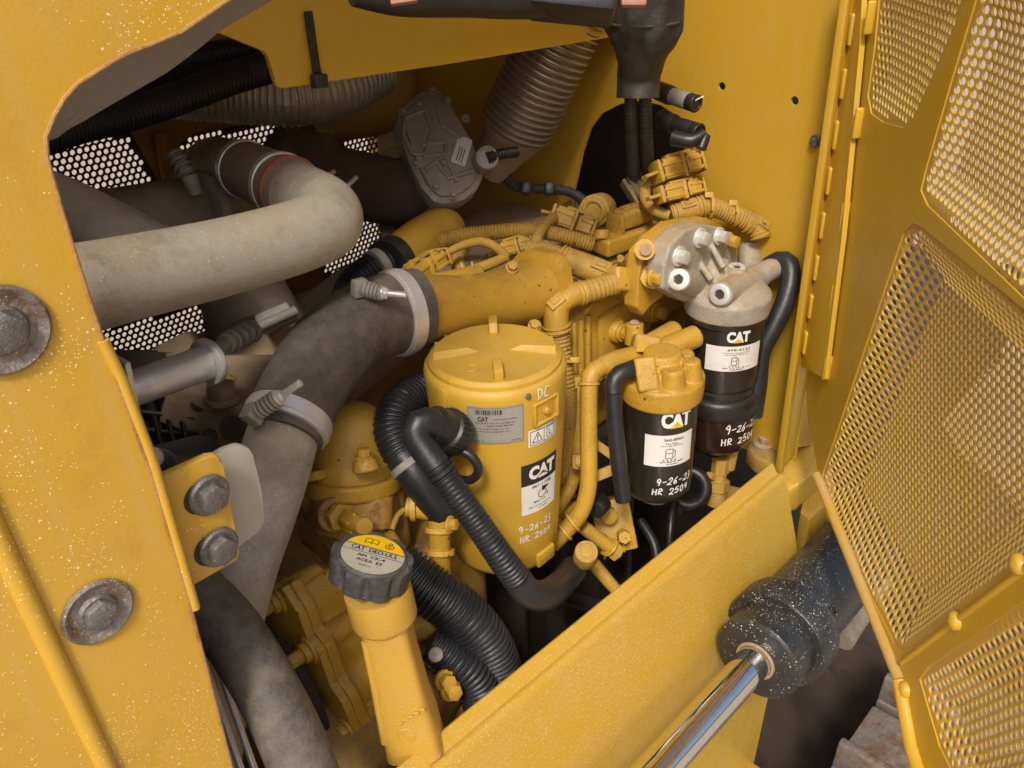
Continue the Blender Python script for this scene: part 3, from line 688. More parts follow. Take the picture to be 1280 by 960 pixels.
# ================================================================== hoses, ducts and pipes
def one(b, name, mat, label, cat, group=None, smooth=40, casting=0.0, it=8):
    return tag(b.build(name, mat, None, smooth, casting, it), label, cat, group)
def ringon(p, ax, r, w, th=0.0016, seg=40, b=None):
    b = b or B(); Mx = frame(p, ax)
    return b.lathe(Mx, [(r, -w/2), (r+th, -w/2+0.0006), (r+th, w/2-0.0006), (r, w/2)], seg)
def spring(b, p0, p1, r, n, wr):
    ax = (p1-p0).normalized()
    for k in range(n): b.torus(p0+(p1-p0)*((k+0.5)/n), ax, r, wr, 18, 6)
    return b
def tbolt(name, label, c, ax, r, w, sp0, sp1, tip, rs, dust=False):
    """T-bolt hose clamp: band, saddle, spring stack and threaded stud"""
    t = thing(name, label, 'clamp', c)
    ringon(c, ax, r, w, 0.0018).build('band', 'clamp', t)
    ringon(c-V(ax).normalized()*0.0, ax, r+0.0018, w*0.55, 0.0012).build('inner_band', 'pipeb' if dust else 'clamp', t)
    b = B(); d = (sp1-sp0)
    b.box(frame(sp0-d*0.25, ax, d), d.length*0.6, rs*2.6, w*0.8, 0.002); b.build('trunnion', 'cast', t)
    b = B(); b.cyl(sp0-d*0.5, sp1, rs*0.75, None, 16); spring(b, sp0, sp1, rs, 5, rs*0.28); b.build('spring', 'cast', t)
    b = B(); b.cyl(sp1, tip, rs*0.5, None, 14, 0.0006); b.build('stud', 'steel', t)
    B().hexbolt(sp1, sp1-sp0, rs*0.95, 0.006, 1.1).build('nut', 'steel', t)
    return t
# silver charge pipe across the top left, elbowing back
ch = [(-60, 392, .66, 124), (60, 370, .70, 118), (160, 348, .755, 106), (270, 324, .81, 97), (345, 304, .85, 92), (388, 290, .878, 89), (409, 278, .902, 87), (408, 262, .935, 82), (384, 247, .985, 78), (345, 229, 1.045, 74)]
one(hosebm(ch, 36), 'charge_air_pipe', 'pipe', 'large dusty silver charge pipe bending back beside the round far mesh', 'pipe')
cp = thing('hose_coupling', 'dull silicone coupling with red stripe on the bent silver pipe', 'coupling', W(330, 215, 1.08))
hosebm([(374, 243, 1.0, 80), (352, 232, 1.035, 79), (326, 220, 1.09, 74), (304, 211, 1.13, 70)], 32).build('sleeve', 'silicone', cp)
_p, _q = W(368, 238, 1.005), W(341, 226, 1.055)
ringon(_p+(_q-_p)*0.15, _q-_p, rad(81, 1.0), 0.006, 0.0012).build('red_stripe', 'redband', cp)
ringon(W(352, 231, 1.035), _q-_p, rad(80, 1.03), 0.012, 0.0012).build('band', 'clamp', cp)
ringon(W(307, 212, 1.125), W(304, 211, 1.13)-W(326, 220, 1.09), rad(71, 1.12), 0.012, 0.0016).build('band', 'clamp', cp)
ch2 = [(312, 214, 1.11, 62), (290, 205, 1.16, 60), (268, 202, 1.21, 59), (252, 218, 1.24, 62), (250, 250, 1.26, 62), (248, 310, 1.28, 62)]
one(hosebm(ch2, 30), 'turbo_outlet_elbow', 'pipe', 'dusty tan elbow pipe behind the red striped coupling', 'pipe')
one(hosebm([(20, 290, 1.0, 82), (110, 281, 1.06, 82), (190, 270, 1.12, 82), (240, 261, 1.17, 80), (300, 246, 1.24, 78)], 30), 'air_duct', 'pipeb', 'brown dusty air duct running in under the silver charge pipe', 'duct')
one(hosebm([(30, 215, .82, 30), (75, 250, .85, 66), (125, 285, .88, 84), (230, 345, .95, 95)], 30), 'intake_cone', 'pipeb', 'dark dusty cone shaped duct behind the hood panel edge', 'duct')
sc = thing('spring_clamp', 'grey spring loaded clamp standing on the brown air duct', 'clamp', W(250, 260, 1.12))
_c = W(254, 258, 1.165); _ax = W(240, 261, 1.17)-W(190, 270, 1.12)
ringon(_c, _ax, rad(84, 1.16), 0.016, 0.002).build('band', 'cast', sc)
b = B(); p0, p1 = W(236, 220, 1.07), W(216, 190, 1.07); b.cyl(W(246, 245, 1.075), p0, 0.008, 0.011, 16, 0.001); b.cyl(p0, p1, 0.008, None, 16)
spring(b, p0, p1, 0.0095, 4, 0.0026); b.build('bolt_spring', 'cast', sc)
# rubber elbow from pipe to intake
el = [(523, 385, 1.02, 100), (498, 390, 1.005, 103), (470, 398, .985, 104), (437, 417, .955, 106), (404, 448, .925, 107), (380, 484, .90, 105), (362, 520, .88, 103), (352, 546, .868, 102)]
one(hosebm(el, 36), 'rubber_elbow', 'rubber', 'weathered grey black rubber elbow hose between two stainless clamps', 'hose')
ax1 = W(352, 546, .868)-W(366, 512, .885)
tbolt('hose_clamp', 'stainless band clamp with spring bolt at the elbow lower end', W(359, 528, .876), ax1, rad(105, .876), 0.020, W(322, 514, .82), W(346, 498, .815), W(376, 478, .805), 0.0072)
ax2 = W(523, 385, 1.02)-W(480, 395, .992)
tbolt('hose_clamp', 'stainless band clamp with spring bolt where elbow joins yellow intake tube', W(497, 391, 1.005), ax2, rad(104, 1.005), 0.020, W(455, 361, .925), W(478, 366, .922), W(508, 369, .92), 0.0072)
one(hosebm([(357, 532, .875, 88), (343, 580, .86, 92), (322, 640, .845, 96), (300, 700, .83, 98), (280, 770, .82, 100), (262, 850, .81, 100), (250, 960, .80, 100)], 36), 'intercooler_pipe', 'pipe', 'dusty silver pipe running down from the rubber elbow behind the small bracket', 'pipe')
one(hosebm([(205, 695, .735, 62), (246, 742, .725, 74), (285, 785, .715, 78), (320, 838, .705, 78), (356, 905, .70, 80), (388, 985, .70, 82), (418, 1080, .70, 84)], 32), 'coolant_hose', 'rubber', 'weathered dark coolant hose descending along the hood panel edge', 'hose')
for k, (dx, dd) in enumerate(((0, 0), (17, 0.02))):
    one(hosebm([(222+dx, 740, .74+dd, 9), (250+dx, 815, .735+dd, 9), (276+dx, 890, .73+dd, 9), (306+dx, 975, .72+dd, 9)], 12), 'steel_line', 'clamp', 'thin bright steel line running beside the dark coolant hose', 'pipe', 'steel lines')
# yellow intake tube into flange
it_ = thing('intake_tube', 'thick yellow intake tube with flange behind the big canister', 'tube', W(600, 420, 1.1))
b = hosebm([(506, 389, 1.015, 90), (535, 386, 1.04, 86), (580, 382, 1.075, 76), (625, 374, 1.11, 74), (665, 364, 1.145, 80), (690, 358, 1.165, 84)], 36)
b.cyl(W(641, 337, 1.10), W(650, 352, 1.135), 0.010, 0.013, 20); b.tube([W(643, 340, 1.12), W(664, 352, 1.13), W(684, 380, 1.13)], [0.009, 0.016, 0.012], 14); b.tube([W(560, 352, 1.06), W(590, 350, 1.06), W(578, 355, 1.05)], [0.006, 0.008, 0.006], 10); b.cyl(W(579, 357, 1.055), W(580, 364, 1.05), 0.008, 0.007, 14); b.tube([W(530, 352, 1.06), W(600, 340, 1.12)], [0.008, 0.010], 10)
b.build('casting', 'eng', it_, casting=0.002, it=5)
b = B(); Mx = frame(W(674, 360, 1.15), W(690, 352, 1.15)-W(640, 366, 1.10)); b.prism(Mx, [(0.052*(1+0.16*max(0, math.cos(3*(a-0.6)))**2)*math.cos(a), 0.052*(1+0.16*max(0, math.cos(3*(a-0.6)))**2)*math.sin(a)) for a in (2*math.pi*k/60 for k in range(60))], -0.007, 0.010, bev=0.002); b.build('flange', 'eng', it_)
for p in ((640, 335, 1.095), (668, 408, 1.10)):
    B().hexbolt(W(*p), -FWD+RGT*0.2+V((0, 0, .4)), 0.0065, 0.010).build('flange_bolt', 'eng', it_)
# black collar hose and brownish yellow pipe on the far side
one(hosebm([(492, 326, 1.22, 56), (520, 306, 1.26, 58), (538, 295, 1.29, 58), (552, 288, 1.31, 57), (560, 287, 1.33, 46), (563, 290, 1.345, 22)], 28), 'crossover_pipe', 'eng', 'rounded yellow pipe leaving the black collar hose', 'pipe')
bh = thing('collar_hose', 'short black corrugated hose with thick collar on the rounded yellow pipe', 'hose', W(440, 360, 1.15))
hosebm([(496, 323, 1.215, 62), (484, 330, 1.20, 62)], 30).build('collar', 'black', bh)
hosebm([(482, 331, 1.195, 46), (462, 341, 1.18, 45), (444, 355, 1.17, 45), (434, 380, 1.16, 45), (432, 410, 1.16, 45)], 24, 0.0055, 0.10).build('corrugated_tube', 'hose', bh)
ringon(W(473, 335, 1.187), W(482, 331, 1.195)-W(462, 341, 1.18), rad(47, 1.19), 0.012, 0.0015).build('band', 'cast', bh)
# corrugated black hoses and foil hose in the roof corner
one(hosebm([(20, 185, .84, 46), (90, 160, .90, 44), (150, 146, .95, 42), (220, 124, 1.0, 41), (290, 98, 1.05, 40), (350, 80, 1.1, 40)], 22, 0.0058, 0.12), 'corrugated_hose', 'hose', 'black corrugated hose below the foil sleeve, reaching the hood panel opening', 'hose', None)
one(hosebm([(150, 110, 1.02, 36), (220, 82, 1.06, 36), (280, 68, 1.1, 36), (350, 58, 1.14, 36)], 22, 0.0058, 0.12), 'corrugated_hose', 'hose', 'upper black corrugated hose ending behind the stepped beam end', 'hose')
one(hosebm([(120, 120, 1.25, 70), (200, 108, 1.28, 80), (280, 112, 1.3, 82), (360, 117, 1.32, 82), (420, 107, 1.35, 76), (470, 85, 1.4, 70)], 28, 0.009, 0.05), 'foil_sleeve', 'foil', 'crinkled silver foil sleeve hanging behind the yellow beam', 'sleeve')
one(hosebm([(405, 140, 1.5, 70), (450, 138, 1.54, 68), (478, 130, 1.56, 66), (490, 100, 1.58, 66)], 26), 'yellow_duct_elbow', 'post', 'dim yellow duct elbow beyond the foil sleeve', 'duct')
# insulated turbo housing
b = hosebm([(335, 190, 1.30, 60), (365, 205, 1.30, 78), (405, 222, 1.30, 86), (450, 232, 1.31, 84), (490, 240, 1.33, 84), (520, 240, 1.36, 84)], 24)
b.box(frame(W(385, 188, 1.28), FWD, RGT), 0.085, 0.045, 0.05, 0.012); b.box(frame(W(350, 196, 1.27), FWD, RGT+UPV*0.3), 0.05, 0.04, 0.05, 0.012)
tb = thing('turbocharger', 'turbo housing wrapped in dark brown insulation behind the bent pipe', 'turbo', W(430, 270, 1.31))
b.build('insulation', 'wrap', tb, casting=0.0035, it=5)
b = B(); b.cyl(W(498, 235, 1.34), W(520, 235, 1.38), 0.062, None, 32, 0.004); b.cyl(W(520, 235, 1.38), W(545, 235, 1.42), 0.050, None, 32); b.build('outlet_ring', 'brown', tb)
for (a, c_) in (((396, 231), (418, 214)), ((418, 248), (446, 221))):
    B().cyl(W(*a, 1.18), W(*c_, 1.2), 0.0034, None, 12, 0.0006).build('stud', 'steel', tb)
# turbo actuator cover
ac = thing('actuator_cover', 'flat grey cast actuator cover with ribs and a small white label', 'actuator', W(550, 255, 1.3))
apx = [(500, 140), (508, 128), (524, 116), (538, 111), (550, 113), (560, 124), (574, 150), (590, 178), (602, 205), (604, 222), (596, 238), (580, 250), (556, 255), (542, 252), (526, 234), (512, 205), (502, 175), (495, 152)]
def actd(x, y): return 1.30 + (x-550)*0.0004 - (y-185)*0.0003
apt = [W(x, y, actd(x, y)) for x, y in apx]; ao = W(550, 185, 1.30)
an = (apt[0]-apt[12]).cross(apt[4]-apt[10]).normalized()
if an.dot(CAM-ao) < 0: an = -an
am = frame(ao, an, RGT)
ai = am.inverted()
def al(x, y):
    d = ray(x, y); q = CAM+d*((ao-CAM).dot(an)/d.dot(an)); l_ = ai @ q; return (l_.x, l_.y)
apl = [al(x, y) for x, y in apx]
b = B(); b.prism(am, apl, -0.03, 0.0, bev=0.003); b.prism(am, inset(apl, 0.010), -0.001, 0.005, bev=0.002); b.build('cover', 'cast', ac)
b = B()
for q in (((506, 150), (530, 140), (540, 165), (530, 195), (515, 195), (503, 170), (506, 150)), ((525, 185), (556, 180), (556, 195), (528, 198)), ((545, 130), (552, 160), (575, 175)), ((530, 215), (555, 195), (570, 230)), ((545, 205), (560, 225), (590, 215))):
    l_ = [am @ V((*al(*p), 0.0058)) for p in q]; l_ = resample(l_, 30); b.tube(l_, [0.0035]*30, 8)
b.build('rib', 'cast', ac)
for p in ((503, 142), (522, 134), (540, 116), (558, 128), (553, 207), (543, 236), (565, 246), (581, 150), (519, 207)):
    x_, y_ = al(*p); B().hexbolt(am @ V((x_, y_, 0.004)), an, 0.0045, 0.007, 1.5).build('screw', 'cast', ac)
lm = frame(am @ V((*al(577, 191), 0.0065)), an, (am @ V((*al(573, 212), 0))-am @ V((*al(567, 205), 0))))
lx = (am @ V((*al(588, 178), 0)) - am @ V((*al(580, 170), 0))); ly_ = am @ V((*al(577, 170), 0)) - am @ V((*al(567, 204), 0))
lm = frame(am @ V((*al(576, 191), 0.0062)), an, an.cross(ly_)*-1)
fn = planemap(lm)
pp = Print(fn); pp.rect(0, 0, 0.022, 0.046, 0.0); lb = pp.build('label', 'paper', ac)
pk = Print(fn)
for k in range(3): pk.rect(-0.004+0.004*k, -0.006-0.001*k, 0.0016, 0.024, 0.0005)
pk.build('printing', 'greyink', lb)
# plug beside the cover
sp_ = thing('sensor_plug', 'round dark sensor plug with cable below the actuator label', 'plug', W(610, 200, 1.28))
b = B(); b.cyl(W(602, 205, 1.32), W(609, 197, 1.27), 0.018, 0.015, 24, 0.001); b.torus(W(609, 197, 1.27), W(609, 197, 1.27)-W(602, 205, 1.32), 0.0145, 0.0025); b.build('cup', 'cast', sp_)
b = hosebm([(609, 198, 1.27, 16), (625, 193, 1.28, 14), (645, 190, 1.3, 14)], 14, 0.005, 0.15); b.build('boot', 'black', sp_)
one(hosebm([(645, 190, 1.38, 12), (632, 203, 1.39, 13), (633, 222, 1.40, 13), (648, 234, 1.41, 13), (680, 236, 1.42, 13), (712, 240, 1.43, 13), (735, 256, 1.44, 13), (745, 275, 1.45, 13)], 12, 0.004, 0.1), 'wiring_conduit', 'boot', 'thin black conduit clipped across the back of the rocker cover', 'conduit')
for p in ((658, 235, 1.40), (687, 236, 1.41)):
    one(B().box(frame(W(*p), FWD, RGT), 0.016, 0.020, 0.022, 0.003), 'conduit_clip', 'black', 'small black clip holding the thin conduit above the rocker cover', 'clip', 'conduit clips')
# bellows exhaust
bl = thing('exhaust_bellows', 'tarnished corrugated metal bellows rising to the hood beam', 'bellows', W(625, 190, 1.35))
hosebm([(725, -10, 1.22, 98), (697, 50, 1.25, 97), (668, 110, 1.29, 96), (645, 160, 1.33, 94)], 32, 0.0098, 0.15).build('corrugated_tube', 'bellow', bl)
hosebm([(646, 157, 1.33, 88), (638, 172, 1.345, 74), (626, 190, 1.36, 58), (610, 206, 1.38, 54)], 30).build('reducer', 'brown', bl)
# black boot, looms from the hood
bo = thing('rubber_boot', 'dusty black funnel boot hanging in front of the firewall', 'boot', W(795, 125, 1.1))
bb_ = hosebm([(806, -40, 1.0, 100), (806, 0, 1.02, 96), (805, 28, 1.04, 95), (803, 45, 1.05, 86), (800, 70, 1.07, 64), (798, 95, 1.09, 54), (797, 122, 1.1, 54)], 48)
from mathutils import noise as _nz
for i_, v_ in enumerate(bb_.v): bb_.v[i_] = v_+(v_-V((W(802, 50, 1.06).x, W(802, 50, 1.06).y, v_.z)))*0.16*(_nz.noise(V((v_.x*38, v_.y*38, v_.z*14)))+0.4*_nz.noise(v_*90))
bb_.build('funnel', 'boot', bo, smooth=70)
ringon(W(805, 26, 1.04), V((0, 0, 1)), rad(96, 1.04), 0.003, 0.001).build('seam', 'boot', bo)
B().box(frame(W(792, 2, 0.96), FWD, RGT), 0.028, 0.012, 0.01, 0.003).build('retaining_clip', 'copper', bo)
for k, (xx, w) in enumerate(((788, 17), (806, 17))):
    one(hosebm([(xx, 100, 1.12, w), (xx+1, 150, 1.15, w), (xx+3, 195, 1.22, w), (xx+6, 230, 1.30, w)], 14, 0.0045, 0.12), 'wiring_loom', 'boot', 'black ribbed wiring loom dropping out of the funnel boot', 'loom', 'boot looms')
mf = thing('overhead_duct', 'black plastic duct with copper clip above the hood beam', 'duct', W(600, 10, 0.9))
hosebm([(440, -10, .80, 34), (500, -6, .82, 50), (580, -8, .84, 56), (670, -10, .86, 62), (760, -24, .90, 60)], 24).build('body', 'black', mf)
B().box(frame(W(715, -2, .86), FWD, RGT-UPV*0.1), 0.085, 0.036, 0.05, 0.006).build('end_cover', 'hose', mf)
b = B(); b.box(frame(W(505, 2, .79), FWD, RGT+UPV*0.15), 0.024, 0.004, 0.006, 0.001); b.box(frame(W(493, -3, .79), FWD, RGT+UPV*2), 0.010, 0.004, 0.006, 0.001); b.box(frame(W(518, -6, .79), FWD, RGT+UPV*2), 0.010, 0.004, 0.006, 0.001); b.build('clip', 'copper', mf)
# plugs on the firewall
for k, (a, c_, d_, lab) in enumerate(((842, 122, 1.18, 'black and grey connector plug above the capped plug on firewall'), (846, 158, 1.17, 'black capped plug hanging below the grey tipped connector on firewall'))):
    t = thing('connector_plug', lab, 'plug', W(a, c_, d_))
    p, q, r_ = W(a-22, c_-10, d_+.02), W(a-2, c_-2, d_), W(a+20, c_+5, d_-.02)
    B().cyl(p, q, 0.0125, 0.013, 18, 0.002).build('body', 'black', t)
    b = B(); b.cyl(q, r_, 0.011, 0.0115, 18, 0.001); b.build('sleeve', 'cast' if k == 0 else 'black', t)
    b = B(); b.cyl(r_-(r_-q)*0.05, r_+(r_-q)*0.35, 0.0115, None, 18, 0.001); b.torus(r_+(r_-q)*0.35, r_-q, 0.010, 0.002); b.build('cap', 'black', t)
    b = B(); e = W(a+24, c_+5, d_-.03); b.cyl(e, W(a+38, c_+(-2 if k == 0 else 20), d_-.03), 0.0008, None, 8); b.build('tie_tail', 'white', t)
    if k == 1:
        hosebm([(a-5, c_+14, d_-.02, 20), (a+20, c_+18, d_-.03, 18), (a+36, c_+8, d_-.03, 14), (a+30, c_+28, d_-.03, 14)], 12).build('tether', 'black', t)
# hydraulic cylinder
cy = thing('hydraulic_cylinder', 'speckled black hydraulic cylinder with chrome rod beside the sill', 'cylinder', W(960, 830, 1.1))
A0, A1 = W(800, 985, .95), W(944, 826, 1.115)
axd = (A1-A0).normalized(); A2 = A1+axd*0.06; A3 = A1+axd*0.50
ro = rad(47, 1.03)
b = B(); b.cyl(A0-axd*0.15, A1+axd*0.01, ro, None, 40); b.build('rod', 'chrome', cy)
rg = rad(112, 1.12)
Mx = frame(A1, axd)
b = B(); b.lathe(Mx, [(ro+0.003, 0.004), (ro+0.003, 0.0), (rg-0.006, 0.0), (rg-0.003, 0.001), (rg, 0.004), (rg, 0.045), (rg, 0.048)], 56); b.build('gland', 'cyl', cy)
b = B(); b.lathe(Mx, [(rg+0.001, 0.047), (rg+0.010, 0.048), (rg+0.0125, 0.051), (rg+0.0125, 0.088), (rg+0.011, 0.094), (rg+0.003, 0.102)], 56); b.build('end_collar', 'cyl', cy)
b = B(); b.lathe(Mx, [(rg-0.001, 0.095), (rg-0.001, 0.5)], 56); b.build('barrel', 'cyl', cy)
B().lathe(Mx, [(ro+0.0005, 0.006), (ro+0.0005, -0.002), (ro+0.0035, -0.003), (ro+0.0045, -0.001), (ro+0.0045, 0.005)], 40).build('wiper_seal', 'brown', cy)
_pn = (-FWD - axd*(-FWD).dot(axd)).normalized()
b = B(); b.cyl(A1+axd*0.012+_pn*(rg-0.004), A1+axd*0.012+_pn*(rg+0.001), 0.005, None, 16); b.build('port', 'dark', cy)
B().torus(A1+axd*0.115+_pn*(rg+0.0005), _pn, 0.006, 0.0014, 20, 6).build('stamp_ring', 'cyl', cy)
one(hosebm([(1050, 800, 1.35, 34), (1072, 765, 1.38, 34), (1100, 720, 1.42, 34)], 18, 0.006, 0.12), 'drain_hose', 'pipeb', 'short ribbed brown hose below the cylinder barrel', 'hose')
# track shoes outside the hull
for k in range(3):
    xx = 1.02+0.2*k
    t = thing('track_shoe', 'rusty grey steel track shoe with grouser bar beside the cylinder', 'track shoe', V((xx, 0.1, 0.64)), 'track shoes')
    b = B(); b.box(Matrix.Translation((xx, 0.09, 0.655)), 0.185, 0.46, 0.022, 0.004); b.build('plate', 'track', t)
    b = B(); b.prism(frame((xx-0.07, -0.14, 0.665), (0, 1, 0), (1, 0, 0)), [(-0.018, 0.0), (0.018, 0.0), (0.010, -0.055), (-0.008, -0.055)], 0.0, 0.46, bev=0.004); b.build('grouser', 'track', t)
tf = B(); tf.box(Matrix.Translation((1.4, 0.1, 0.33)), 1.6, 0.3, 0.5, 0.02); one(tf, 'track_carriage', 'dark', 'dark track carriage under the rusty track shoes', 'carriage')
b = B(); nn = 40; vs_ = []
for i_ in range(nn+1):
    for j_ in range(nn+1):
        xx, yy = 1.0+1.6*i_/nn, 0.30+1.1*j_/nn
        hz_ = 0.30+0.35*min(1, max(0, (yy-0.30)/0.6))+0.10*_nz.noise(V((xx*3, yy*3, 0.3)))+0.05*_nz.noise(V((xx*9, yy*9, 2)))+0.025*_nz.noise(V((xx*24, yy*24, 5)))
        vs_.append(V((xx, yy, hz_)))
b.add(vs_, [(i_*(nn+1)+j_, (i_+1)*(nn+1)+j_, (i_+1)*(nn+1)+j_+1, i_*(nn+1)+j_+1) for i_ in range(nn) for j_ in range(nn)])
struct(b, 'dirt_bank', 'shaded_dirt', 60)  # ground under the machine, its shade carried by the dirt colour
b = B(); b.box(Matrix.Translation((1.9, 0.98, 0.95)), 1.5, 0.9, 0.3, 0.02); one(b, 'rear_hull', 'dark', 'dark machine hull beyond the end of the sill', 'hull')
# ================================================================== engine
def pj(p):
    v = V(p)-CAM; w = v.dot(FWD); return (640+F*v.dot(RGT)/w, 480-F*v.dot(UPV)/w)
def zat(x, y, py, lo=0.8, hi=2.0):
    for _ in range(40):
        mz = (lo+hi)/2
        if pj((x, y, mz))[1] < py: hi = mz
        else: lo = mz
    return (lo+hi)/2
def zsurf(c, r, th, py): return zat(c[0]+r*math.cos(th), c[1]+r*math.sin(th), py)
def fit(pr_, t, x, y, w, hh, h, bold=0.0):
    v, f = text2d(t, 1.0, bold); X_ = [a for a, _ in v]; Y_ = [a for _, a in v]
    sx, sy = w/(max(X_)-min(X_)), hh/(max(Y_)-min(Y_)); cx, cy_ = (max(X_)+min(X_))/2, (max(Y_)+min(Y_))/2
    pr_.b.add([pr_.fn(x+(a-cx)*sx, y+(b_-cy_)*sy, h) for a, b_ in v], f); return pr_
def fine_print(pr_, n, x, y, w, hh, h, bold=0.0):
    """print too small to read in the photograph: a row of broken ink dashes"""
    rj = random.Random(n*31+int(abs(y)*1e5)); cx = x-w/2; cw = w/n
    while cx < x+w/2-cw:
        ww = cw*rj.uniform(0.5, 1.3)
        pr_.rect(cx+ww/2, y+rj.uniform(-0.1, 0.1)*hh, ww, hh*rj.uniform(0.45, 0.8), h, 1); cx += ww+cw*rj.choice((0.3, 0.35, 0.9))
    return pr_
eb = thing('engine_block', 'dust coated yellow engine block filling the bay below the rocker cover', 'engine', V((0.75, 0.93, 0.85)))
b = B()
b.box(Matrix.Translation((0.76, 0.94, 1.43)), 0.52, 0.44, 0.20, 0.01)
b.box(Matrix.Translation((0.80, 0.74, 1.47)), 0.40, 0.06, 0.10, 0.01)
for k in range(5): b.cyl((0.60+0.1*k, 0.72, 1.30), (0.60+0.1*k, 0.72, 1.52), 0.018, None, 16)
b.build('cylinder_block', 'engd', eb, casting=0.006, it=4)
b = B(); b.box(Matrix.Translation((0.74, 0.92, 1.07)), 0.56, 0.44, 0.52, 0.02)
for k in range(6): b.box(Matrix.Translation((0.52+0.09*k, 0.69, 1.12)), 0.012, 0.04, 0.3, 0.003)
b.build('lower_block_shade', 'dark', eb)  # lower part of the block, deep shade put into its near-black colour
rc = thing('rocker_cover', 'flat brown dusty rocker cover behind the wiring plugs', 'cover', V((0.95, 1.0, 1.5)))
pl = [(p.x, p.y) for p in (onZ(a, c_, 1.60) for a, c_ in ((530, 330), (548, 292), (600, 262), (650, 246), (690, 240), (722, 250), (748, 285), (790, 300), (760, 350), (640, 355)))]
b = B(); b.prism(Matrix.Translation((0, 0, 1.60)), pl, -0.06, 0.0, bev=0.006, seg=3); b.build('cover', 'brown', rc)
for p in ((660, 243), (690, 241)):
    c = onZ(*p, 1.601); B().cyl(c, c+V((0, 0, 0.014)), 0.012, 0.010, 18, 0.002).build('boss', 'brown', rc)
lmx = frame(onZ(592, 287, 1.6015), (0, 0, 1), onZ(610, 281, 1.6015)-onZ(580, 290, 1.6015))
pp = Print(planemap(lmx)); pp.rect(0, 0, 0.06, 0.035, 0.0005); lb = pp.build('label', 'silicone', rc)
pk = Print(planemap(lmx)); pk.line([(-0.012, -0.008), (-0.004, 0.01), (0.004, -0.008)], 0.004, 0.001); pk.line([(0.008, 0.010), (0.02, 0.0), (0.012, -0.009)], 0.004, 0.001); pk.build('printing', 'ink', lb)
hs = thing('heat_shield', 'tan dusty shield surface under the charge pipe end', 'shield', V((0.7, 1.05, 1.35)))
pl = [(p.x, p.y) for p in (onZ(a, c_, 1.55) for a, c_ in ((320, 425), (345, 392), (420, 338), (470, 310), (532, 287), (560, 300), (590, 350), (520, 420), (420, 500), (350, 480)))]
b = B(); b.prism(Matrix.Translation((0, 0, 1.55)), pl, -0.18, 0.0, bev=0.012, seg=3); b.build('panel', 'brown', hs)
# round exhaust duct with V clamp under the charge pipe
vd = thing('exhaust_duct', 'dark round duct with banded clamp below the silver charge pipe', 'duct', W(310, 460, 1.1))
hosebm([(300, 330, 1.18, 100), (306, 370, 1.17, 108), (318, 405, 1.15, 118), (325, 425, 1.14, 112)], 32).build('duct_tube', 'pipeb', vd)
axv = W(318, 412, 1.15)-W(306, 372, 1.17)
ringon(W(322, 418, 1.145), axv, rad(118, 1.145), 0.022, 0.003).build('band', 'cast', vd)
hosebm([(325, 425, 1.14, 104), (330, 450, 1.13, 104), (335, 490, 1.12, 104)], 30).build('lower_tube', 'brown', vd)
b = B(); b.box(frame(W(345, 398, 1.06), FWD, W(372, 388, 1.06)-W(320, 410, 1.06)), 0.045, 0.026, 0.018, 0.004); b.cyl(W(320, 410, 1.03), W(370, 388, 1.05), 0.006, None, 14); b.build('clamp_bridge', 'cast', vd)
ss = thing('silver_spacer_tube', 'bright zinc tube with round end collar reaching from the yellow panel edge', 'tube', W(200, 490, .8))
b = B(); b.cyl(W(150, 492, .80), W(258, 453, .86), rad(46, .8), rad(44, .86), 30, 0.001); b.build('tube', 'steel', ss)
b = B(); q0, q1 = W(256, 454, .858), W(265, 450, .865); b.cyl(q0, q1, rad(60, .86), None, 32, 0.002); b.build('end_collar', 'steel', ss)
b = B(); q0 = W(158, 490, .79); b.box(frame(q0, W(258, 453, .86)-W(150, 492, .80), (0, 0, 1)), 0.068, 0.03, 0.006, 0.002); b.build('foot_plate', 'steel', ss)
b = B(); p0, p1 = W(262, 451, .86), W(282, 430, .90); b.cyl(p0, p1, 0.008, None, 14); b.cyl(p1, W(292, 425, .92), 0.011, None, 14, 0.001); b.build('tie_rod', 'cast', ss)
b = B(); q0, q1 = W(284, 429, .905), W(318, 412, .96); spring(b, q0, q1, 0.010, 4, 0.003); b.cyl(q0, q1, 0.008, None, 14); b.build('spring_stack', 'cast', ss)
# dusty front bracket with big hex bolt
fb = thing('front_bracket', 'dusty brown drilled bracket with a big hex bolt behind the spacer tube', 'bracket', W(290, 560, 1.0))
b = B(); b.box(frame(W(292, 520, 1.02), FWD+UPV*0.5, RGT-UPV*0.5), 0.15, 0.06, 0.05, 0.006); b.box(frame(W(255, 500, 1.03), FWD, RGT-UPV*2), 0.16, 0.05, 0.03, 0.006)
b.box(frame(W(325, 470, 1.05), FWD, RGT), 0.09, 0.05, 0.05, 0.008)
b.build('plate', 'brown', fb, casting=0.0035, it=3)
b = B(); b.hexbolt(W(278, 500, .985), UPV*0.8-FWD*0.4, 0.017, 0.02, 1.2); b.build('hex_bolt', 'brown', fb)
for p in ((248, 505, 1.0), (262, 545, .99), (290, 535, .985)):
    b = B(); b.cyl(W(*p), W(p[0], p[1], p[2]-0.014), 0.009 if p[0] < 270 else 0.014, None, 18); b.build('bore', 'dark', fb)
fn_ = thing('fan_shroud', 'black gridded fan shroud glimpsed behind the yellow panel edge', 'shroud', W(200, 570, .95))
b = B(); c = W(185, 540, 1.0)
for k in range(5): b.tube([W(150+18*k, 480+6*k, 1.0), W(180+18*k, 600+8*k, .98)], [0.003]*2, 6)
for k in range(6): b.tube([W(150+4*k, 490+22*k, .995), W(240+4*k, 500+22*k, .995)], [0.003]*2, 6)
b.build('grid', 'black', fn_)
b = B(); b.box(frame(W(200, 545, 1.02), FWD, RGT), 0.14, 0.2, 0.01, 0.003); b.build('backing', 'dark', fn_)
